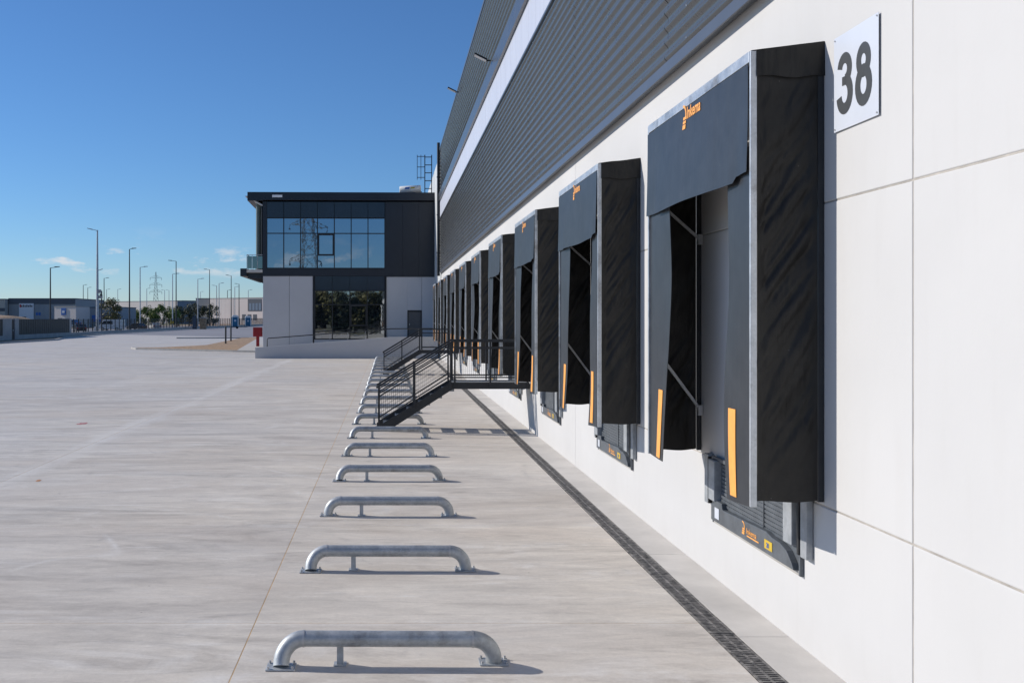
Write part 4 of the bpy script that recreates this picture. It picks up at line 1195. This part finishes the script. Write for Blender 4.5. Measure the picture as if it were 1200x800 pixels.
# ---------------------------------------------------------------- lattice pylons
def pylon(loc, H, w, label, rz=0.0, arms=((0.62, 1.0), (0.75, 0.85), (0.88, 0.7))):
    t = thing('lattice_pylon', label, 'pylon', loc, rz)
    mb = MB(); r = w * 0.011 + 0.03
    hw = lambda z: w * (0.5 * (1 - z / H) ** 1.25 + 0.05)
    lv_ = [H * (1 - (1 - k / 14) ** 1.15) for k in range(15)]
    for a, b in zip(lv_[:-1], lv_[1:]):
        A, B = hw(a), hw(b)
        ca = [(-A, -A, a), (A, -A, a), (A, A, a), (-A, A, a)]; cb_ = [(-B, -B, b), (B, -B, b), (B, B, b), (-B, B, b)]
        for k in range(4):
            j = (k + 1) % 4
            mb.beam(ca[k], cb_[k], r * 1.5, r * 1.5); mb.beam(ca[k], cb_[j], r, r); mb.beam(ca[j], cb_[k], r, r); mb.beam(cb_[k], cb_[j], r, r)
    mb.build('tower', 'wood', t)
    for fz, fl_ in arms:
        z = H * fz; L_ = w * 0.9 * fl_; B = hw(z)
        for s in (-1, 1):
            a_ = MB()
            for yy in (-B, B):
                a_.beam((s * B, yy, z), (s * L_, 0, z + 0.2), r, r); a_.beam((s * B, yy, z + 1.6), (s * L_, 0, z + 0.2), r, r)
                for q in (0.3, 0.6):
                    a_.beam((s * (B + (L_ - B) * q), yy * (1 - q), z), (s * (B + (L_ - B) * (q - 0.25)), yy * (1 - q), z + 1.6 * (1 - q)), r * 0.8, r * 0.8)
            c_ = a_.build('cross_arm', 'wood', t)
            MB().tube([(s * L_, 0, z + 0.2), (s * L_, 0, z - 1.2)], 0.1, 6).build('insulator', 'far_dark', c_)
    return t
pylon((*shear_xy(-139, 621), 0), 30, 4.6, 'far lattice pylon with three cross arms on the skyline', R(15), ((0.60, 0.85), (0.74, 0.85), (0.88, 0.8)))
pylon((-11.5, -100, 0), 46, 5.2, 'lattice pylon mirrored in the upper office windows', R(8), ((0.36, 1.0), (0.56, 1.0), (0.76, 0.9), (0.92, 0.8)))

# ---------------------------------------------------------------- far buildings
def block(name, label, x0, x1, y0, y1, h, m, extra=None, cat='building', turn=0):
    t = thing(name, label, cat, (*shear_xy((x0 + x1) / 2, y0), 0), R(turn))
    w = (x1 - x0) / 2 / math.cos(R(turn))
    MB().box(-w, w, 0, y1 - y0, 0, h).build('wall', m, t)
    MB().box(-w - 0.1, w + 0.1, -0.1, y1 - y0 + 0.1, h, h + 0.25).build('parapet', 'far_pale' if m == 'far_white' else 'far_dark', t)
    if extra: extra(t, w, h)
    return t
def ex_dark(t, w, h):
    MB().box(-w, w, -0.15, -0.01, h - 1.5, h - 0.02).build('fascia', 'far_dark', t)
    for k in range(8):
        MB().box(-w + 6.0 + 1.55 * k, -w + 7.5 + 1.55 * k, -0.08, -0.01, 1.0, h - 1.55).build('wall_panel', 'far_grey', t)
    bn = MB().box(-w + 3.2, -w + 7.6, -0.4, -0.2, 1.2, 7.0).build('banner', 'white_print', t)
    mb = MB()
    for k in range(7): mb.box(-w + 3.9 + 0.5 * k, -w + 4.25 + 0.5 * k, -0.43, -0.405, 5.9, 6.4 + 0.15 * (k % 2))
    mb.build('banner_lettering', 'grey_print', bn)
    MB().box(-w + 3.4, -w + 3.85, -0.43, -0.405, 5.8, 6.7).build('banner_mark', 'red', bn)
    for k in range(2): MB().box(-w + 8.2 + 0.8 * k, -w + 8.8 + 0.8 * k, -0.2, -0.05, 3.4, 4.3).build('notice', 'blue_print', t)
    MB().box(-w + 4.2, -w + 5.4, -0.43, -0.405, 1.4, 3.0).build('vehicle_print', 'grey_print', bn)
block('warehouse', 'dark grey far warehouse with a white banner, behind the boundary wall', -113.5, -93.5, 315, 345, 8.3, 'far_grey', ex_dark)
block('office_block', 'pale concrete block at the left edge beside the dark grey warehouse', -124, -113.6, 314.5, 340, 8.1, 'far_pale',
      lambda t, w, h: MB().box(-w, w, -0.06, -0.01, 4.6, 5.6).build('window', 'far_dark', t))
def ex_white(t, w, h):
    for a in (-2.6, 0.1): MB().box(a, a + 1.6, -0.06, -0.01, 0.8, 2.6).build('door_opening', 'far_dark', t)
    sg = MB().box(-1.3, 0.4, -0.15, -0.02, 3.4, 5.3).build('sign', 'blue_print', t)
    MB().box(-0.9, 0.0, -0.19, -0.155, 4.0, 4.6).build('sign_mark', 'white_print', sg)
block('workshop', 'low white workshop with a blue sign left of the camera mast', -90.5, -83.6, 283, 296, 5.6, 'far_white', ex_white, turn=-26)
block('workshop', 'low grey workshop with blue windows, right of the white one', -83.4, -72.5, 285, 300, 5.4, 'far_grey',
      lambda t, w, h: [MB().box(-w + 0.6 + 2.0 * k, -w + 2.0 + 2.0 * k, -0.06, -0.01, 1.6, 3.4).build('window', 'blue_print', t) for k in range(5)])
block('hall', 'very long pale warehouse on the skyline behind the lamp posts', -190, -104, 560, 600, 11.2, 'far_white', turn=-36)
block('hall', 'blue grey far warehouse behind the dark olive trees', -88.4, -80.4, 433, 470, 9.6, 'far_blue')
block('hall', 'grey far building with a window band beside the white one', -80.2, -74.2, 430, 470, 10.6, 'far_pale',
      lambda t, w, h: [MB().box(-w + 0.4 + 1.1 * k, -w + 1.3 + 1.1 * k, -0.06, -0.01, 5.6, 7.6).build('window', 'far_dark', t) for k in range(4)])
def ex_big(t, w, h):
    MB().box(w - 8.0, w - 0.6, -0.1, -0.01, 5.3, h - 0.3).build('glazing', 'far_dark', t)
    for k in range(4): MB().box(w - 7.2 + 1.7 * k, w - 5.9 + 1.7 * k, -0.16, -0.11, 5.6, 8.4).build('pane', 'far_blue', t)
    for k in range(3): MB().box(w - 11.2 + 3.0 * k, w - 9.2 + 3.0 * k, -0.06, -0.01, 1.8, 4.0).build('dock_opening', 'far_dark', t)
    for k in range(6): MB().box(-w + 0.1 + 2.2 * k, -w + 2.25 + 2.2 * k, -0.05, -0.01, 0.2, h - 0.1).build('wall_panel', 'far_white', t)
block('hall', 'big white far warehouse with a dark glazed corner beside the office', -72.8, -49.0, 410, 450, 10.4, 'far_white', ex_big, turn=-36)

# brown earth bank and far hills
def mound(name, x0, x1, y0, y1, h, m, n=40, seed=0, rough=0.25):
    mb = MB()
    def fn(u, v):
        e = math.sin(math.pi * v) ** 0.6 * min(1, 8 * u, 8 * (1 - u))
        return (x0 + (x1 - x0) * u, y0 + (y1 - y0) * v, -0.2 + h * e * (1 - rough + rough * 2 * noise.noise(Vector((u * 6, v * 2, seed)))))
    mb.grid(fn, n, 10)
    o = mb.build(name, m); o['kind'] = 'structure'; return o
mound('earth_bank', -136, -77, 186, 248, 4.3, 'gravel', 50, 3)
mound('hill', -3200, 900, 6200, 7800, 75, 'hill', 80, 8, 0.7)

# ---------------------------------------------------------------- trees and bushes
def crown_mesh(name, m, rx, ry, rz, n, leaf, seed, lumps=14):
    rnd = random.Random(seed); mb = MB()
    C_ = []
    for k in range(lumps):
        a = rnd.uniform(0, 6.283); zz = rnd.uniform(-0.8, 0.85); rr = math.sqrt(max(0.05, 1 - zz * zz)) * rnd.uniform(0.35, 0.8)
        C_.append((rr * math.cos(a) * rx, rr * math.sin(a) * ry, zz * rz, rnd.uniform(0.28, 0.48)))
    for k in range(n):
        cx, cy, cz, cr_ = rnd.choice(C_)
        d = Vector((rnd.gauss(0, 1), rnd.gauss(0, 1), rnd.gauss(0, 1))).normalized() * (rnd.random() ** 0.4)
        p = Vector((cx + d.x * cr_ * rx * 1.2, cy + d.y * cr_ * ry * 1.2, cz + d.z * cr_ * rz))
        nrm = (d + Vector((rnd.gauss(0, .5), rnd.gauss(0, .5), rnd.gauss(0, .5)))).normalized()
        a = nrm.orthogonal().normalized(); b = nrm.cross(a)
        s = leaf * rnd.uniform(0.6, 1.3)
        mb.face([p + a * s, p + b * s * 0.6, p - a * s, p - b * s * 0.6])
    return mb.mesh(name, m)
def trunk_mb(h, r, seed, spread):
    rnd = random.Random(seed); mb = MB()
    mb.tube([(0, 0, 0), (0.05, 0.03, h * 0.5), (0.0, 0.1, h)], [r * 1.25, r, r * 0.6], 8)
    for k in range(5):
        a = 6.283 * k / 5 + rnd.uniform(-.3, .3)
        mb.tube([(0, 0.05, h * (0.6 + 0.08 * k)), (math.cos(a) * spread * 0.4, math.sin(a) * spread * 0.4, h * 1.05), (math.cos(a) * spread * 0.75, math.sin(a) * spread * 0.75, h * 1.35)], [r * 0.5, r * 0.35, r * 0.12], 6)
    return mb
def tree(name, label, loc, h, rx, m, seed, n=700, leaf=0.28, group=None, cat='tree', stem=0.35):
    t = thing(name, label, cat, (*shear_xy(loc[0], loc[1]), loc[2]), 0, group)
    hz = h * (1 - stem) / 2
    trunk_mb(h * (stem + 0.12), 0.03 * h, seed, rx * 0.8).build('trunk', 'bark', t)
    o = link('crown', crown_mesh('crown', m, rx, rx, hz, n, leaf, seed), t, loc=(0, 0, h - hz))
    return t
tree('olive_tree', 'round olive brown tree beyond the white van', (-71.9, 270.8, 0), 7.4, 3.1, 'leaf_olive', 5, 2200, 0.24, stem=0.12)
bl = ['leftmost bush of the fresh green row behind the fence', 'second green bush from the left behind the fence', 'green bush below the left side of the far pylon', 'green bush right below the far pylon', 'green bush right of the far pylon', 'green bush second from the right in the row behind the fence', 'rightmost green bush of the row, touching the dark trees']
for k in range(7):
    tree('green_bush', bl[k], (-74.5 + 1.85 * k, 306 + (k % 3) * 2.5, 0.6), 5.0 + (k * 37 % 10) * 0.09, 1.9, 'leaf_green', 20 + k, 1500, 0.2, 'green bushes behind the fence', 'bush', 0.05)
dl = ['dark tree at the left end of the clump by the lamp posts', 'dark tree second from left in the clump, behind the fence', 'tallest dark tree in the middle of the clump behind the fence', 'dark tree right of the middle of the clump', 'dark tree at the right end of the clump before the white building']
for k in range(5):
    tree('dark_tree', dl[k], (-64.5 + 2.6 * k, 318 + (k % 2) * 4, 0), 6.3 + (k * 31 % 7) * 0.13, 2.3, 'leaf_dark', 40 + k, 1500, 0.2, 'dark trees behind the fence', stem=0.12)
# belt of trees behind the camera that the office glass mirrors
o = MB().box(-60, 40, -30, -24, -0.085, -0.02).build('back_road', 'asphalt'); o['kind'] = 'structure'
for k in range(24):
    tree('mirrored_tree', 'green tree mirrored in the lower office windows', (-22 + 1.75 * k + random.uniform(-.8, .8), -60 - 5 * (k % 2) + random.uniform(-5, 5), -0.1), 8.3 + random.uniform(-1, 0.8), 3.2, ('leaf_grey', 'leaf_grey', 'leaf_olive')[k % 3], 60 + k, 1700, 0.36, 'trees mirrored in the office glass', stem=0.04)

# ---------------------------------------------------------------- vehicles and portable toilets
def vehicle(name, label, loc, rz, L_, Wd, prof, glass, paint, cat, wr=0.33):
    t = thing(name, label, cat, (*shear_xy(loc[0], loc[1]), loc[2]), rz)
    MB().prism(prof, 'y', -Wd / 2, Wd / 2).build('body', paint, t, 0.06)
    for s in (-1, 1):
        for poly in glass:
            MB().prism(poly, 'y', s * (Wd / 2 - 0.02), s * (Wd / 2 + 0.012)).build('window', 'car_glass', t)
        for x in (-L_ * 0.30, L_ * 0.30):
            w_ = MB().tube([(x, s * (Wd / 2 - 0.2), wr), (x, s * (Wd / 2 + 0.02), wr)], wr, 16).build('wheel', 'rubber', t)
            MB().tube([(x, s * (Wd / 2 + 0.021), wr), (x, s * (Wd / 2 + 0.03), wr)], wr * 0.6, 12).build('rim', 'chrome', w_)
        MB().box(L_ / 2 - 0.12, L_ / 2 + 0.01, s * (Wd / 2 - 0.45), s * (Wd / 2 - 0.12), 0.62, 0.78).build('headlight', 'lamp', t)
        MB().box(-L_ / 2 - 0.01, -L_ / 2 + 0.1, s * (Wd / 2 - 0.3), s * (Wd / 2 - 0.1), 0.65, 0.9).build('tail_light', 'red', t)
    return t
car = [(-2.15, 0.25), (2.15, 0.25), (2.2, 0.62), (1.9, 0.78), (1.1, 0.92), (0.45, 1.42), (-1.1, 1.46), (-1.9, 1.0), (-2.2, 0.92)]
cg = [[(-1.55, 0.98), (-1.05, 1.38), (-0.25, 1.40), (-0.25, 0.96)], [(-0.17, 0.96), (-0.17, 1.40), (0.40, 1.36), (0.92, 0.95)]]
van = [(-2.5, 0.3), (2.5, 0.3), (2.5, 0.9), (2.1, 1.15), (1.5, 2.0), (1.2, 2.2), (-2.45, 2.25), (-2.5, 1.2)]
vg = [[(0.75, 1.3), (0.75, 1.95), (1.35, 1.92), (1.85, 1.25)], [(-0.6, 1.3), (-0.6, 1.95), (0.6, 1.95), (0.6, 1.3)]]
vehicle('parked_car', 'dark car parked behind the fence just right of the boundary wall', (-56.0, 190.5, 0.1), R(115), 4.4, 1.8, car, cg, 'car_dark', 'car')
vehicle('parked_car', 'dark blue car parked farther back above the other dark car', (-62.5, 206, 0.9), R(160), 4.4, 1.8, car, cg, 'car_blue', 'car')
vehicle('parked_van', 'white van parked behind the fence below the round olive tree', (-56.5, 213.5, 0.1), R(172), 5.0, 2.0, van, vg, 'car_white', 'van')
vehicle('parked_car', 'dark car parked right of the white van behind the fence', (-53.5, 221.5, 0.1), R(150), 4.4, 1.8, car, cg, 'car_dark', 'car')
vehicle('parked_car', 'pale car parked behind the fence left of the round yellow sign', (-53.2, 236.0, 0.1), R(120), 4.4, 1.8, car, cg, 'far_pale', 'car')
sg = thing('round_sign', 'round orange yellow sign on a post behind the fence', 'sign', (*shear_xy(-48.3, 231.5), 0))
MB().tube([(0, 0, 0), (0, 0, 2.0)], 0.05, 8).build('post', 'zinc', sg)
MB().tube([(0, -0.05, 1.65), (0, -0.08, 1.65)], 0.42, 18, False).build('disc', 'yellow', sg)
for k, (x, y, z, lab) in enumerate(((-37.6, 252.0, 0.55, 'blue portable toilet with white roof standing on a trailer'), (-42.3, 309.0, 0.1, 'blue portable toilet with white roof on the ground by the fence, right of the trailer'))):
    pt = thing('portable_toilet', lab, 'portable toilet', (*shear_xy(x, y), z), R(10), 'blue portable toilets by the far fence')
    sc_ = 1.0 if k == 0 else 1.12
    MB().box(-0.8 * sc_, 0.8 * sc_, -0.75, 0.75, 0, 2.35 * sc_).build('cabin', 'toilet' if True else '', pt, 0.05)
    for s in (-1, 1): MB().box(s * 0.82 * sc_, s * 0.62 * sc_, -0.80, -0.70, 0, 2.4 * sc_).build('corner_post', 'tank', pt, 0.02)
    d_ = MB().box(-0.55 * sc_, 0.55 * sc_, -0.78, -0.752, 0.1, 2.1 * sc_).build('door', 'toilet', pt, 0.01)
    MB().tube([(0, -0.79, 1.45 * sc_), (0, -0.80, 1.45 * sc_)], 0.25, 14).build('door_emblem', 'white_print', d_)
    MB().prism([(-0.85 * sc_, 2.30 * sc_), (0.85 * sc_, 2.30 * sc_), (0.6 * sc_, 2.75 * sc_), (0.0, 2.85 * sc_), (-0.6 * sc_, 2.75 * sc_)], 'y', -0.8, 0.8).build('roof', 'tank', pt, 0.05)
tl = thing('trailer', 'low grey trailer carrying the left portable toilet', 'trailer', (*shear_xy(-37.6, 252), 0), R(10))
MB().box(-1.6, 1.6, -1.0, 1.0, 0.42, 0.54).build('platform', 'fence', tl)
for s in (-1, 1):
    MB().tube([(0.5, s * 1.0, 0.3), (0.5, s * 1.2, 0.3)], 0.3, 14).build('wheel', 'rubber', tl)
MB().beam((1.5, 0, 0.42), (3.0, 0, 0.4), 0.1, 0.1).build('tow_bar', 'fence', tl)

# ---------------------------------------------------------------- marks on the yard
def splat(name, label, x, y, rx, ry, m, seed):
    rnd = random.Random(seed); pts = []
    for k in range(18):
        a = 6.283 * k / 18; r_ = rnd.uniform(0.6, 1.1); pts.append((x + rx * r_ * math.cos(a), y + ry * r_ * math.sin(a)))
    tag(MB().prism(pts, 'z', 0.0005, 0.003).build(name, m), label, 'paint mark')
splat('paint_mark', 'faded red paint mark on the concrete at left', -7.96, 25.92, 0.14, 0.28, 'dustred', 3)
splat('paint_mark', 'small orange paint mark on the concrete at lower left', -5.92, 16.86, 0.05, 0.12, 'tape', 4)
